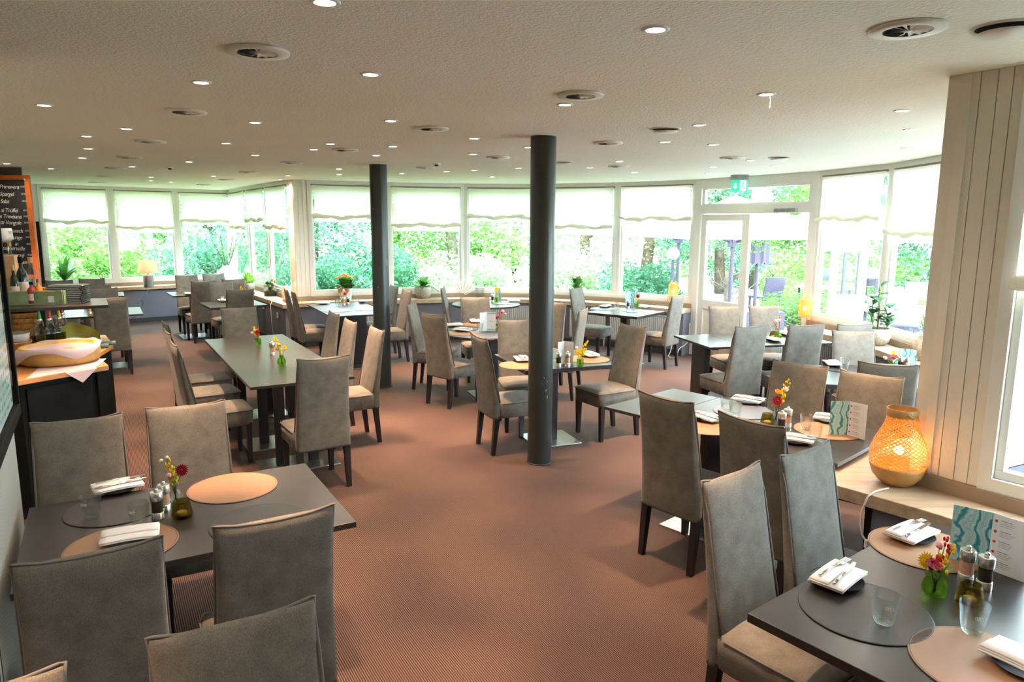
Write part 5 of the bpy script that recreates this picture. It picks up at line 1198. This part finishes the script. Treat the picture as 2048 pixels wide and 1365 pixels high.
def oilb(px, label, cap, fill, h=0.26):
    t = thing('oil_bottle', label, 'bottle', (*px, 0.951), R(25), 'swing top oil bottles')
    b = MB(); 
    for z0_, z1_, w0, w1 in ((0.0, 0.16, 0.036, 0.038), (0.16, 0.21, 0.038, 0.015), (0.21, 0.245, 0.015, 0.014)):
        b.add([(-w0, -w0, z0_), (w0, -w0, z0_), (w0, w0, z0_), (-w0, w0, z0_), (-w1, -w1, z1_), (w1, -w1, z1_), (w1, w1, z1_), (-w1, w1, z1_)], [(0, 1, 5, 4), (1, 2, 6, 5), (2, 3, 7, 6), (3, 0, 4, 7)], True)
    obj('bottle', b, 'glass', t); obj('content', MB().box(-0.033, -0.033, 0.004, 0.033, 0.033, 0.13), fill, t, bevel=0.004)
    obj('neck_ring', MB().lathe([(0.017, 0.232), (0.019, 0.24), (0.017, 0.25)], n=14), 'cutlery', t)
    obj('spout_cap', MB().lathe([(0.013, 0.25), (0.014, 0.265), (0.009, 0.30), (0.003, 0.315)], n=12), cap, t)
    obj('wire_bail', MB().tube([(-0.018, 0, 0.22), (-0.026, 0, 0.19), (-0.02, 0, 0.25), (0.02, 0, 0.25), (0.026, 0, 0.19), (0.018, 0, 0.22)], 0.0014, 4), 'cutlery', t)
oilb((-3.766, 5.477), 'dark bottle with a red cap, leftmost of the swing top bottles', 'red_plastic', 'black_bottle')
oilb((-3.679, 5.435), 'oil bottle with a green spout cap', 'green_plastic', 'oil'); oilb((-3.631, 5.481), 'dark vinegar bottle with a tall red spout cap', 'red_plastic', 'black_bottle')
oilb((-3.599, 5.551), 'olive oil bottle with a yellow spout cap', 'yellow_plastic', 'oil'); oilb((-3.742, 5.811), 'bottle with a red cap peeking out behind the yellow capped one', 'red_plastic', 'oil')
t = thing('cutlery_pot', 'small steel pot before the oil bottles', 'pot', (*(-3.659, 5.458), 0.951)); obj('pot', MB().lathe([(0.03, 0), (0.032, 0.08), (0.029, 0.08), (0.028, 0.01)], n=20), 'steel', t)
p = (-3.843, 5.474)
for k in range(6):
    place('basket', lambda: (lambda o: o)(tag(obj('bread_basket', MB().lathe([(0.085, 0.0), (0.098, 0.01), (0.110, 0.068), (0.116, 0.074), (0.112, 0.078), (0.104, 0.068), (0.088, 0.012)], n=30, cap1=False), 'wicker'), '', 'basket')), 'woven bread basket, %s of the stack on the buffet' % ['bottom one', 'second from the bottom', 'third from the bottom', 'fourth from the bottom', 'second from the top', 'top one'][k], (p[0]-0.005*(k % 2), p[1]+0.004*k, 0.951+0.044*k), k*0.7, 'stacked bread baskets')
p = (-3.745, 5.220); tag(obj('bread_basket', MB().lathe([(0.07, 0.0), (0.09, 0.02), (0.115, 0.10), (0.12, 0.11), (0.105, 0.10), (0.08, 0.02)], n=30, cap1=False), 'wicker', loc=(*p, 0.951)), 'shallow woven basket in front of the basket stack', 'basket')
tag(obj('grey_bowl', MB().lathe([(0.05, 0.03), (0.10, 0.09), (0.108, 0.15), (0.10, 0.15), (0.09, 0.09), (0.001, 0.045)], n=28, cap1=False), 'grate', loc=(*p, 0.951+0.02)), 'grey bowl resting in the shallow basket', 'bowl')
tag(obj('grey_bowl', MB().lathe([(0.04, 0.0), (0.07, 0.03), (0.085, 0.055), (0.078, 0.055), (0.001, 0.012)], n=28, cap1=False), 'grate', loc=(*(-3.511, 5.030), 0.951)), 'small dark grey bowl behind the cheese paper', 'bowl')
# standing olive napkin and rolled cloths
p = (-3.476, 5.625); mb = MB()
def of(a, b):
    an = R(-30+150*a); x = -0.14+0.27*a; hgt = 0.205*(1-0.42*a*a)-0.05*max(0, 0.2-a)/0.2; return (x, 0.045*sin(an*2)*(1-b*0.3)+0.02*b*sin(9*a), hgt*b)
mb.grid(of, 16, 8); mb2 = MB()
def of2(a, b): x, y, z = of(a, b); return (x*0.9+0.015, y+0.03-0.01*b, z*0.9)
mb.grid(of2, 16, 8); tag(obj('standing_napkin', mb, 'olive_cloth', loc=(*p, 0.951), rz=R(15)), 'olive green napkin standing upright on the buffet', 'napkin')
for k, q in enumerate(((-3.301, 5.561), (-3.308, 5.679))):
    tag(obj('rolled_cloth', MB().tube([(-0.06, 0, 0.018), (0.0, 0.004, 0.018), (0.06, 0, 0.018)], 0.018, 10), 'grey_cloth', loc=(*q, 0.951), rz=R(20+15*k)), ['grey green rolled cloth next to the olive napkin', 'grey green rolled cloth at the corner of the wooden top'][k], 'cloth', 'rolled cloths')
# menu folders
p = (-3.590, 5.693)
for k in range(10):
    def mkf():
        o = thing('menu_folder', '', 'menu'); obj('cover', MB().box(-0.125, -0.085, 0.0, 0.125, 0.085, 0.003), 'menu_black', o); obj('cover', MB().box(-0.125, -0.085, 0.011, 0.125, 0.085, 0.014), 'menu_black', o)
        obj('pages', MB().box(-0.118, -0.080, 0.003, 0.120, 0.080, 0.011), 'print_white', o); obj('spine', MB().tube([(0.125, -0.085, 0.007), (0.125, 0.085, 0.007)], 0.007, 6), 'menu_black', o); return o
    place('folder', mkf, 'black menu folder on the raised shelf, %s in the stack' % ['lowest', 'second lowest', 'third lowest', 'fourth lowest', 'fifth lowest', 'fifth highest', 'fourth highest', 'third highest', 'second highest', 'topmost'][k], (p[0]+random.uniform(-.008, .008), p[1]+random.uniform(-.008, .008), 1.301+0.0148*k), R(12+random.uniform(-4, 4)), 'stacked menu folders')
# crate and the bottles in it
c0 = (-3.895, 5.676); t = thing('wooden_crate', 'shallow greenish weathered wooden crate holding bottles', 'crate', (*c0, 1.301), R(14))
W_, D_, h_ = 0.30, 0.20, 0.11
obj('bottom', MB().box(-W_, -D_, 0, W_, D_, 0.012), 'crate', t)
for s in (-1, 1):
    obj('side_board', MB().box(-W_, s*D_-0.008, 0.0, W_, s*D_+0.008, h_), 'crate', t, bevel=0.002); obj('end_board', MB().box(s*W_-0.008, -D_, 0.0, s*W_+0.008, D_, h_), 'crate', t, bevel=0.002)
obj('price_sticker', MB().box(W_-0.10, -D_-0.0095, 0.02, W_-0.06, -D_-0.0085, 0.07), 'print_white', t)
def bottle(px, label, mat, h, r, lab, cap, nm='bottle', z=1.314):
    t = thing('sauce_bottle' if h < .16 else 'liquor_bottle', label, 'bottle', (*px, z))
    obj('bottle', MB().lathe([(r*0.92, 0), (r, 0.006), (r, h*0.55), (r*0.8, h*0.66), (r*0.35, h*0.76), (r*0.33, h*0.9)], n=22), mat, t)
    obj('label', MB().lathe([(r+0.0006, h*0.14), (r+0.0006, h*0.45)], n=22, cap0=False, cap1=False), lab, t); obj('cap', MB().lathe([(r*0.42, h*0.86), (r*0.42, h)], n=16), cap, t)
bottle((-3.898, 5.514), 'small dark bottle with a tall cork coloured cap and white label', 'black_bottle', 0.30, 0.030, 'label', 'box_wood')
bottle((-3.909, 5.621), 'dark bottle with a pale label and black cap in the crate', 'black_bottle', 0.36, 0.040, 'label', 'black_gloss')
bottle((-3.773, 5.521), 'stubby red sauce jar with a black lid in the crate', 'red_label', 0.17, 0.034, 'label', 'black_gloss')
bottle((-3.743, 5.558), 'amber hot sauce bottle with a red cap in the crate', 'amber', 0.19, 0.028, 'amber', 'red_plastic')
bottle((-4.035, 5.924), 'clear bottle with a wide cork stopper in the crate', 'glass', 0.34, 0.045, 'glass', 'cork')
t = thing('glass_jar', 'small white labelled glass jar with a wicker lid in the crate', 'jar', (*(-3.758, 5.667), 1.314)); obj('jar', MB().lathe([(0.034, 0), (0.036, 0.08), (0.03, 0.09)], n=20), 'glass', t); obj('label', MB().lathe([(0.0365, 0.015), (0.0365, 0.07)], n=20, cap0=False, cap1=False), 'print_white', t); obj('lid', MB().lathe([(0.036, 0.09), (0.036, 0.11)], n=20), 'cork', t)
bottle((-4.189, 5.914), 'clear bottle with a cork partly hidden behind the wooden gift box', 'glass', 0.50, 0.035, 'glass', 'cork')
t = thing('gift_box', 'tall pine gift box with a golden band standing in the crate', 'box', (*(-4.141, 5.798), 1.314), R(18)); obj('box', MB().box(-0.07, -0.05, 0, 0.07, 0.05, 0.36), 'box_wood', t, bevel=0.003); obj('band', MB().box(-0.0715, -0.0515, 0.14, 0.0715, 0.0515, 0.18), 'gold', t)
t = thing('stacked_goblets', 'pair of upturned fluted glass goblets on top of the pine gift box', 'glass', (*(-4.141, 5.798), 1.675))
for s in (-1, 1): obj('foot', MB().lathe([(0.03, 0), (0.028, 0.003), (0.005, 0.008), (0.005, 0.09), (0.02, 0.10), (0.036, 0.13), (0.034, 0.20), (0.032, 0.20), (0.03, 0.13)], n=20, cap1=False, c=(s*0.028, 0, 0)), 'glass', t)
mb = MB().lathe([(0.03, 0.11), (0.062, 0.13), (0.055, 0.22), (0.05, 0.22), (0.055, 0.135)], n=20, cap1=False)
for k, v in enumerate(mb.v): f = 1+0.03*(-1)**(k % 2); mb.v[k] = (v[0]*f, v[1]*f, v[2])
obj('fluted_cup', mb, 'white_plastic', t)

# blackboard on the pillar
bx1, by1 = -5.93, 8.86; W_ = 1.25; ang = R(-4); z0, z1 = 1.235, 2.51
t = thing('blackboard', 'chalk menu blackboard in an orange wooden frame at the far left', 'blackboard', (bx1, by1, 0), ang)
obj('slate_panel', MB().box(-W_, -0.008, z0+.03, -0.03, 0.008, z1-.03), 'chalkboard', t)
for b in ((-W_, z0, 0, z0+0.055), (-W_, z1-0.055, 0, z1), (-0.065, z0+.055, 0, z1-.055), (-W_, z0+.055, -W_+0.065, z1-.055)): obj('frame_bar', MB().box(b[0], -0.022, b[1], b[2], 0.012, b[3]), 'orange_wood', t, bevel=0.004)
obj('hook', MB().tube([(-0.05, -0.024, z1-0.07), (-0.04, -0.034, z1-0.06), (-0.05, -0.034, z1-0.045)], 0.006, 6), 'cable_white', t)
obj('wall_bracket', MB().box(-0.9, 0.012, 1.5, -0.5, 0.27, 1.6), 'blackwood', t)
def chalk(txt, xr, z, size, align='RIGHT'):
    c = bpy.data.curves.new('chalk_line', 'FONT'); c.body = txt; c.size = size; c.align_x = align; c.shear = 0.25; c.offset = -0.0005; c.extrude = 0.0005; c.resolution_u = 2; c.space_character = 0.90
    o = bpy.data.objects.new('chalk_source', c); me = bpy.data.meshes.new_from_object(o); bpy.data.objects.remove(o); me.materials.clear(); me.materials.append(M['chalk'])
    o = bpy.data.objects.new('chalk_line', me); COL.objects.link(o); o.parent = t; o.location = (xr, -0.0105, z); o.rotation_euler = (R(90), R(1.5), 0)
    return o
rows = [('Pasta Primavera', -0.16, '18,50', 377), ('Spargel', -0.24, '16,50', 391), ('Salat', -0.31, '18,50', 405), ('Tagliatelle ai Trüffel', -0.21, '24,50', 423), ('Risotto alle Trevisana', -0.17, '24,50', 435), ('Spaghetti Vongole', -0.18, '26,50', 447),
        ('Thunfischsteck', -0.17, '34,50', 463), ('Grigliata e Gaunge', -0.19, '40,50', 476), ('in', -0.25, '38,50', 489), ('Champagnersoße', -0.17, '', 498), ('Ravioli con asparagi', -0.19, '49,50', 511), ('essen', -0.16, '40,50', 525)]
for a_, xr, pr, yy in rows:
    z = z1-(yy-352)/205*(z1-z0)
    chalk(a_, xr+0.015, z-0.01, 0.070)
    if pr: chalk(pr, -0.072, z+0.006, 0.030)
# slim dark green board leaning beside the blackboard
t = thing('leaning_board', 'slim dark green framed board seen edge-on beside the blackboard', 'board', (-6.47, 9.72, 0), R(124))
obj('panel', MB().box(-0.35, -0.012, 1.15, 0.35, 0.012, 1.93), 'leaf_dark', t); obj('frame_edge', MB().box(-0.36, -0.02, 1.13, -0.33, 0.02, 1.95), 'black_gloss', t); obj('stand', MB().box(-0.02, -0.02, 0.0, 0.02, 0.02, 1.15), 'blackwood', t)

# glazed display case on the striped wall
Wa, Wb = (-2.16, 2.95), (-1.66, 2.1); n = nrm(Wa, Wb); n = n if n[0] > 0 else (-n[0], -n[1])
t = thing('display_case', 'black framed glazed display case on the striped left wall', 'display case', (Wa[0], Wa[1], 0))
W0, W1 = (0, 0), (Wb[0]-Wa[0], Wb[1]-Wa[1])
obj('back_box', MB().obox(W0, W1, n, 0.001, 0.02, 1.15, 2.25, 0.10, 0.97), 'blackwood', t)
fr = MB(); fr.obox(W0, W1, n, 0.02, 0.045, 1.15, 1.20, 0.10, 0.97); fr.obox(W0, W1, n, 0.02, 0.045, 2.20, 2.25, 0.10, 0.97); fr.obox(W0, W1, n, 0.02, 0.045, 1.20, 2.20, 0.10, 0.135); fr.obox(W0, W1, n, 0.02, 0.045, 1.20, 2.20, 0.92, 0.97)
obj('frame', fr, 'black_gloss', t, bevel=0.003)
obj('poster', MB().obox(W0, W1, n, 0.021, 0.023, 1.20, 2.20, 0.13, 0.92), 'print_white', t)
mb = MB()
for k in range(9): mb.obox(W0, W1, n, 0.0232, 0.0238, 1.22+k*0.035, 1.235+k*0.035, 0.16, 0.88)
obj('blue_reflection_stripes', mb, 'marble', t); obj('picture_block', MB().obox(W0, W1, n, 0.0232, 0.024, 1.62, 2.1, 0.18, 0.85), 'fol_c', t)  # stripes are blue reflections in the glass, painted onto the poster
obj('pane', MB().obox(W0, W1, n, 0.034, 0.037, 1.19, 2.21, 0.12, 0.95), 'pane', t)
# ------------------------------------------------------------ outdoors
GZ = -0.15
struct('ground_lawn', MB().prism([(-60, -10), (60, -10), (60, 80), (-60, 80)], GZ-0.3, GZ-0.02), 'grass')
struct('terrace', MB().prism([(2.9, 11.2), (3.95, 8.6), (4.35, 6.0), (3.4, 3.6), (2.3, 3.0), (3.2, 1.9), (14, 0), (24, 12), (20, 26), (6, 22), (3.2, 16)], GZ-0.1, GZ+0.10), 'paving')
def leafcloud(seed, n, blobs, size):
    rnd = random.Random(seed); mb = MB(); V = mb.v; F = mb.f
    for k in range(n):
        c, r = blobs[rnd.randrange(len(blobs))]
        while True:
            x, y, z = rnd.uniform(-1, 1), rnd.uniform(-1, 1), rnd.uniform(-1, 1); q = x*x+y*y+z*z
            if 0.25 < q < 1: break
        p = (c[0]+x*r, c[1]+y*r, c[2]+z*r*0.85); s = size*rnd.uniform(0.6, 1.3)
        u = Vector((rnd.gauss(0, 1), rnd.gauss(0, 1), rnd.gauss(0, 0.6))).normalized(); w = u.cross(Vector((rnd.gauss(0, 1), rnd.gauss(0, 1), rnd.gauss(0, 1)))).normalized()
        o = len(V); P = Vector(p)
        V += [tuple(P-u*s), tuple(P+w*s*0.5), tuple(P+u*s), tuple(P-w*s*0.5)]; F.append((o, o+1, o+2, o+3))
    mb.sm = [False]*len(F); return mb
def crown_blobs(seed, R_, h0, h1, n):
    rnd = random.Random(seed); out = []
    for k in range(n):
        a = rnd.uniform(0, 6.28); d = R_*0.75*math.sqrt(rnd.random()); z = rnd.uniform(h0, h1); out.append(((d*cos(a), d*sin(a), z), R_*rnd.uniform(0.22, 0.42)))
    return out
TREE_ME = [leafcloud(s, 20000, crown_blobs(s, 2.4, 0.6, 7.0, 28), 0.052).mesh('tree_foliage') for s in (101, 102, 103)]
mats = ['fol_a', 'fol_b', 'fol_c']
def tree(x, y, k, sc_, label, trunk='bark', group='trees outside the windows', lift=0.0):
    t = thing('garden_tree', label, 'tree', (x, y, GZ), (x*7+y) % 6.28, group)
    me = TREE_ME[k % 3].copy(); me.materials.append(M[mats[k % 3]])
    o = obj('foliage', me, None, t); o.scale = (sc_, sc_, sc_); o.location = (0, 0, lift)
    rnd = random.Random(int(x*100)); pts = [(0, 0, 0), (0.12, 0.05, 1.4*sc_), (-0.05, 0.1, 2.8*sc_), (0.1, 0, 4.6*sc_)]
    obj('trunk', MB().tube(pts, [0.17*sc_, 0.14*sc_, 0.12*sc_, 0.05*sc_], 8), trunk, t)
    for q in range(4):
        a = rnd.uniform(0, 6.28); z = rnd.uniform(1.4, 3.4)*sc_; obj('branch', MB().tube([(0.05, 0.05, z), (0.7*cos(a), 0.7*sin(a), z+0.7), (1.5*cos(a), 1.5*sin(a), z+1.1)], [0.07, 0.045, 0.015], 6), trunk, t)
TR = [(-15.5, 15.5, 1, 1.0, 'leafy tree farthest left beyond the alcove windows'), (-13.2, 18.0, 0, 1.1, 'bright tree left of the table lamp beyond the alcove'), (-11.2, 20.0, 0, 1.0, 'bright tree behind the table lamp beyond the alcove'), (-9.2, 21.5, 1, 1.1, 'darker tree right of the table lamp beyond the alcove'),
      (-7.4, 22.0, 2, 1.0, 'pale tree seen past the alcove corner'), (-4.8, 17.5, 1, 1.0, 'deep green tree with a leaning trunk left of the farther column'), (-3.3, 20.5, 2, 1.1, 'pale tree behind the farther column'), (-1.6, 18.2, 0, 1.0, 'bright maple between the columns, left one'),
      (0.2, 20.5, 2, 1.1, 'pale tree directly behind the nearer column'), (2.0, 19.0, 2, 1.0, 'pale tree right of the nearer column'), (4.0, 21.5, 2, 1.15, 'pale tree far behind the globe lamps'), (6.2, 21.0, 1, 1.0, 'tree seen through the closed door leaf'),
      (8.0, 24.0, 0, 1.3, 'bright tree beyond the closed parasol'), (10.6, 23.5, 0, 1.3, 'bright tree with pale trunks beyond the open doorway'), (12.8, 21.5, 1, 1.2, 'deep green tree above the terrace seats'), (15.6, 20.5, 1, 1.2, 'deep green tree behind the round lamp post'), (18.0, 17.0, 0, 1.1, 'tree at the far right end of the terrace'), (19.0, 13.0, 2, 1.1, 'pale tree beyond the right pier')]
for (x, y, k, s, lab) in TR: tree(x, y, k, s, lab, 'pale_bark' if k == 0 else 'bark')
BUSH = leafcloud(7, 7000, crown_blobs(7, 1.15, 0.25, 0.95, 12), 0.036).mesh('bush_foliage')
def bush(x, y, sx, sy, sz, mat, label, z=GZ, name='garden_bush', cat='bush', rz=0, group='bushes outside the windows'):
    t = thing(name, label, cat, (x, y, z), rz, group); me = BUSH.copy(); me.materials.append(M[mat]); o = obj('foliage', me, None, t); o.scale = (sx, sy, sz)
    obj('stems', MB().tube([(0, 0, 0), (0.05, 0, 0.5*sz)], 0.04, 6), 'bark', t)
for (x, y, sx, sy, sz, m_, lab) in [(-12.6, 16.0, 1.5, 1.2, 1.5, 'fol_a', 'low bush below the leftmost alcove window'), (-10.3, 17.6, 1.5, 1.2, 1.6, 'fol_a', 'low bush behind the table lamp'), (-8.0, 18.6, 1.4, 1.2, 1.6, 'fol_b', 'low bush behind the vase of twigs'), (-3.9, 14.6, 1.0, 0.9, 1.4, 'fol_b', 'low dark bush left of the farther column'),
      (-3.0, 16.0, 1.3, 1.1, 1.5, 'fol_b', 'low bush behind the orange flower pot'), (-0.9, 16.2, 1.3, 1.1, 1.3, 'fol_c', 'pale bush behind the trailing pot plant'), (1.2, 16.0, 1.4, 1.1, 1.3, 'fol_c', 'pale bush between the columns'), (3.0, 15.6, 1.3, 1.1, 1.2, 'fol_b', 'low bush right of the nearer column'),
      (13.6, 16.8, 1.5, 1.4, 2.2, 'fol_c', 'rounded pale shrub behind the round lamp post'), (12.4, 11.6, 1.0, 1.0, 1.9, 'fol_c', 'rounded shrub beyond the tall right window'), (11.4, 20.6, 1.4, 1.0, 1.2, 'fol_a', 'bush under the pale trunks'), (8.6, 20.4, 1.4, 1.0, 1.2, 'fol_a', 'bush behind the closed parasol foot')]:
    bush(x, y, sx, sy, sz, m_, lab)
def hedge(x, y, sx, label, mat='fol_a'): bush(x, y, sx, 0.55, 0.62, mat, label, GZ+0.08, 'low_hedge', 'hedge', R(-8), 'low hedges on the terrace')
hedge(6.3, 14.2, 1.5, 'nearest low hedge on the terrace beyond the door'); hedge(8.2, 13.6, 1.2, 'low hedge beside the terrace chairs'); hedge(7.8, 17.8, 1.6, 'middle low hedge behind the terrace table'); hedge(10.4, 17.2, 1.4, 'far right low hedge of the terrace', 'fol_b')
# pale gnarled trunk just outside the door leaf
t = thing('gnarled_tree', 'pale gnarled bare trunk with thin branches outside the door leaf', 'tree', (4.05, 13.2, GZ+0.1))
obj('trunk', MB().tube([(0, 0, 0), (-0.06, 0, 0.35), (0.05, 0, 0.6), (-0.03, 0, 0.95), (0.05, 0, 1.25)], [0.15, 0.11, 0.12, 0.08, 0.05], 10), 'pale_bark', t)
rnd = random.Random(77)
for k in range(12): a = k*0.55+0.2; obj('branch', MB().tube([(0, 0, 0.5+0.05*k), (0.30*cos(a), 0.2*sin(a), 0.75+0.035*k), (0.5*cos(a)+rnd.uniform(-.1, .1), 0.3*sin(a), 0.95+0.04*k)], [0.022, 0.012, 0.004], 5), 'pale_bark', t)
obj('foliage', leafcloud(5, 1800, [((0, 0, 2.4), 0.9), ((0.5, 0.2, 1.9), 0.5), ((-0.5, 0, 2.0), 0.5)], 0.035), 'fol_a', t)
# parasols
def parasol_open(x, y, r, z, label, rz=0):
    t = thing('parasol', label, 'parasol', (x, y, GZ+0.1), rz, 'white parasols on the terrace')
    obj('pole', MB().lathe([(0.035, 0), (0.035, z+0.5)], n=12), 'garden_grey', t); obj('hub', MB().lathe([(0.09, z-0.35), (0.09, z-0.22)], n=12), 'garden_grey', t)
    P = [(r*cos(R(45+90*k)), r*sin(R(45+90*k)), z) for k in range(4)]
    mb = MB(); mb.add(P+[(0, 0, z+0.55)], [(0, 1, 4), (1, 2, 4), (2, 3, 4), (3, 0, 4)]); mb.add([(p[0], p[1], z) for p in P]+[(p[0], p[1], z-0.20) for p in P], [(0, 1, 5, 4), (1, 2, 6, 5), (2, 3, 7, 6), (3, 0, 4, 7)])
    obj('canopy', mb, 'parasol', t)
    for k in range(8): a = R(45*k+22); obj('rib', MB().tube([(0.05*cos(a), 0.05*sin(a), z-0.28), (r*0.55*cos(a), r*0.55*sin(a), z+0.10)], 0.014, 5), 'garden_grey', t)
parasol_open(3.55, 15.2, 2.3, 1.98, 'open white parasol outside the window left of the door', R(20)); parasol_open(3.9, 12.6, 1.6, 1.98, 'open white parasol seen through the closed door leaf', R(0)); parasol_open(6.05, 12.9, 1.6, 1.98, 'open white parasol beyond the open doorway', R(0))
parasol_open(9.6, 10.8, 1.9, 2.05, 'open white parasol beyond the right windows', R(15))
t = thing('closed_parasol', 'closed lilac grey parasol hanging in folds beyond the doorway', 'parasol', (4.80, 13.9, GZ+0.1))
obj('pole', MB().lathe([(0.035, 0), (0.035, 3.4)], n=12), 'garden_grey', t)
mb = MB(); nn = 36; vs = []
for i, (z, r) in enumerate(((1.25, 0.20), (1.6, 0.20), (2.2, 0.18), (2.8, 0.15), (3.3, 0.05))):
    for k in range(nn): f = r*(1 + (0.16 if k % 4 < 2 else -0.10)); vs.append((f*cos(2*PI*k/nn), f*sin(2*PI*k/nn), z+(0.05*(k % 4 < 2) if i == 0 else 0)))
fs = [(i*nn+k, i*nn+(k+1) % nn, (i+1)*nn+(k+1) % nn, (i+1)*nn+k) for i in range(4) for k in range(nn)]
obj('folded_cloth', mb.add(vs, fs), 'parasol_grey', t)
obj('planter_base', MB().box(-0.5, -0.3, 0, 0.5, 0.3, 0.35), 'garden_grey', t, bevel=0.01)
def mk_gchair():
    o = thing('garden_chair', '', 'chair')
    obj('seat', MB().box(-0.25, -0.25, 0.42, 0.25, 0.25, 0.47), 'garden_grey', o, bevel=0.01)
    mb = MB(); mb.add([(-0.25, -0.25, 0.45), (0.25, -0.25, 0.45), (0.25, -0.21, 0.45), (-0.25, -0.21, 0.45), (-0.26, -0.36, 0.90), (0.26, -0.36, 0.90), (0.26, -0.33, 0.90), (-0.26, -0.33, 0.90)], [(0, 3, 2, 1), (4, 5, 6, 7), (0, 1, 5, 4), (1, 2, 6, 5), (2, 3, 7, 6), (3, 0, 4, 7)]); obj('backrest', mb, 'garden_grey', o)
    for sx in (-1, 1):
        for sy in (-1, 1): obj('leg', MB().box(sx*0.22-0.018, sy*0.22-0.018, 0, sx*0.22+0.018, sy*0.22+0.018, 0.42), 'garden_grey', o)
    return o
def mk_gtable():
    o = thing('garden_table', '', 'table'); obj('tabletop', MB().box(-0.6, -0.4, 0.71, 0.6, 0.4, 0.74), 'garden_white', o)
    for sx in (-1, 1):
        for sy in (-1, 1): obj('leg', MB().box(sx*0.52-0.02, sy*0.34-0.02, 0, sx*0.52+0.02, sy*0.34+0.02, 0.71), 'garden_grey', o)
    return o
TZ = GZ+0.10
for (x, y, rz, lab) in [(7.15, 12.7, 200, 'garden chair tilted in view beyond the doorway, nearest to the door'), (8.1, 13.9, 160, 'garden chair right of the white terrace table'), (5.6, 15.6, 20, 'garden chair left of the white terrace table'), (8.4, 19.2, 10, 'far garden chair beyond the doorway, left'), (9.7, 19.0, -10, 'far garden chair beyond the doorway, right'), (5.45, 11.2, 180, 'garden chair directly outside the doorway, left'), (6.2, 11.0, 170, 'garden chair directly outside the doorway, right'),
                    (9.0, 13.4, 30, 'dark garden chair left one under the round lamp post'), (9.8, 13.2, 30, 'dark garden chair right one under the round lamp post'), (7.4, 8.1, 100, 'garden chair beyond the tall right window, nearer one'), (8.4, 8.8, 80, 'garden chair beyond the tall right window, by the red cushion'), (10.6, 10.2, 60, 'garden chair farther beyond the tall right window')]:
    place('gchair', mk_gchair, lab, (x, y, TZ), R(rz), 'grey garden chairs')
for (x, y, rz, lab) in [(6.7, 14.9, -8, 'white terrace table beyond the doorway'), (9.0, 18.3, -8, 'far terrace table beyond the doorway'), (6.0, 10.6, -12, 'terrace table just outside the doorway'), (8.3, 7.5, 20, 'terrace table beyond the tall right window')]:
    place('gtable', mk_gtable, lab, (x, y, TZ), R(rz), 'white garden tables')
def lamppost(x, y, h, label):
    t = thing('globe_lamp_post', label, 'lamp post', (x, y, TZ-0.1), 0, 'globe lamp posts'); obj('post', MB().lathe([(0.045, 0), (0.035, 0.3), (0.03, h)], n=12), 'garden_grey', t); obj('globe', MB().ball((0, 0, h+0.11), 0.12, 20, 12), 'garden_white', t)
lamppost(3.1, 13.7, 1.45, 'white globe lamp on a thin post left of the terrace door'); lamppost(6.6, 13.5, 1.66, 'white globe lamp on a post beyond the crumpled blind')
# glazed wind porch outside the windows right of the door
t = thing('wind_porch', 'white framed glazed porch screen outside the window right of the door', 'glass screen', (0, 0, 0))
for (a, b) in (((4.75, 8.95), (5.35, 8.15)), ((4.35, 9.6), (4.75, 8.95))):
    nn_ = nrm(a, b)
    obj('post', MB().obox(a, b, nn_, 0, .07, TZ, 2.45, 0, .09), 'frame', t); obj('post', MB().obox(a, b, nn_, 0, .07, TZ, 2.45, .91, 1), 'frame', t); obj('rail', MB().obox(a, b, nn_, 0, .07, 2.35, 2.45, .09, .91), 'frame', t); obj('pane', MB().obox(a, b, nn_, .03, .036, 0.3, 2.36, .08, .92), 'pane', t)
t = thing('white_urn', 'big sunlit white garden urn outside the window right of the door', 'urn', (6.3, 10.0-1.3, TZ)); obj('body', MB().lathe([(0.25, 0), (0.30, 0.05), (0.24, 0.12), (0.36, 0.3), (0.40, 0.6), (0.36, 0.85), (0.22, 0.95), (0.26, 1.05)], n=28), 'garden_white', t)
obj('foot_slab', MB().box(-0.4, -0.4, -0.02, 0.4, 0.4, 0.02), 'garden_white', t)
t = thing('white_wall_box', 'white outside ledge beyond the window at the right edge', 'ledge', (3.6, 2.9, TZ)); obj('slab', MB().box(-0.3, -0.8, 0, 0.5, 0.9, 0.72), 'garden_white', t, bevel=0.01)
obj('coping', MB().box(-0.33, -0.83, 0.72, 0.53, 0.93, 0.76), 'garden_white', t)
bush(5.2, 3.9, 0.8, 0.8, 1.0, 'fol_b', 'bush beyond the window at the right edge')
t = thing('red_cushion', 'red cushion on a garden chair beyond the tall right window', 'cushion', (8.4, 8.8, TZ+0.47)); obj('pad', MB().box(-0.22, -0.22, 0.0, 0.22, 0.22, 0.06), 'petal_scarlet', t, bevel=0.02)
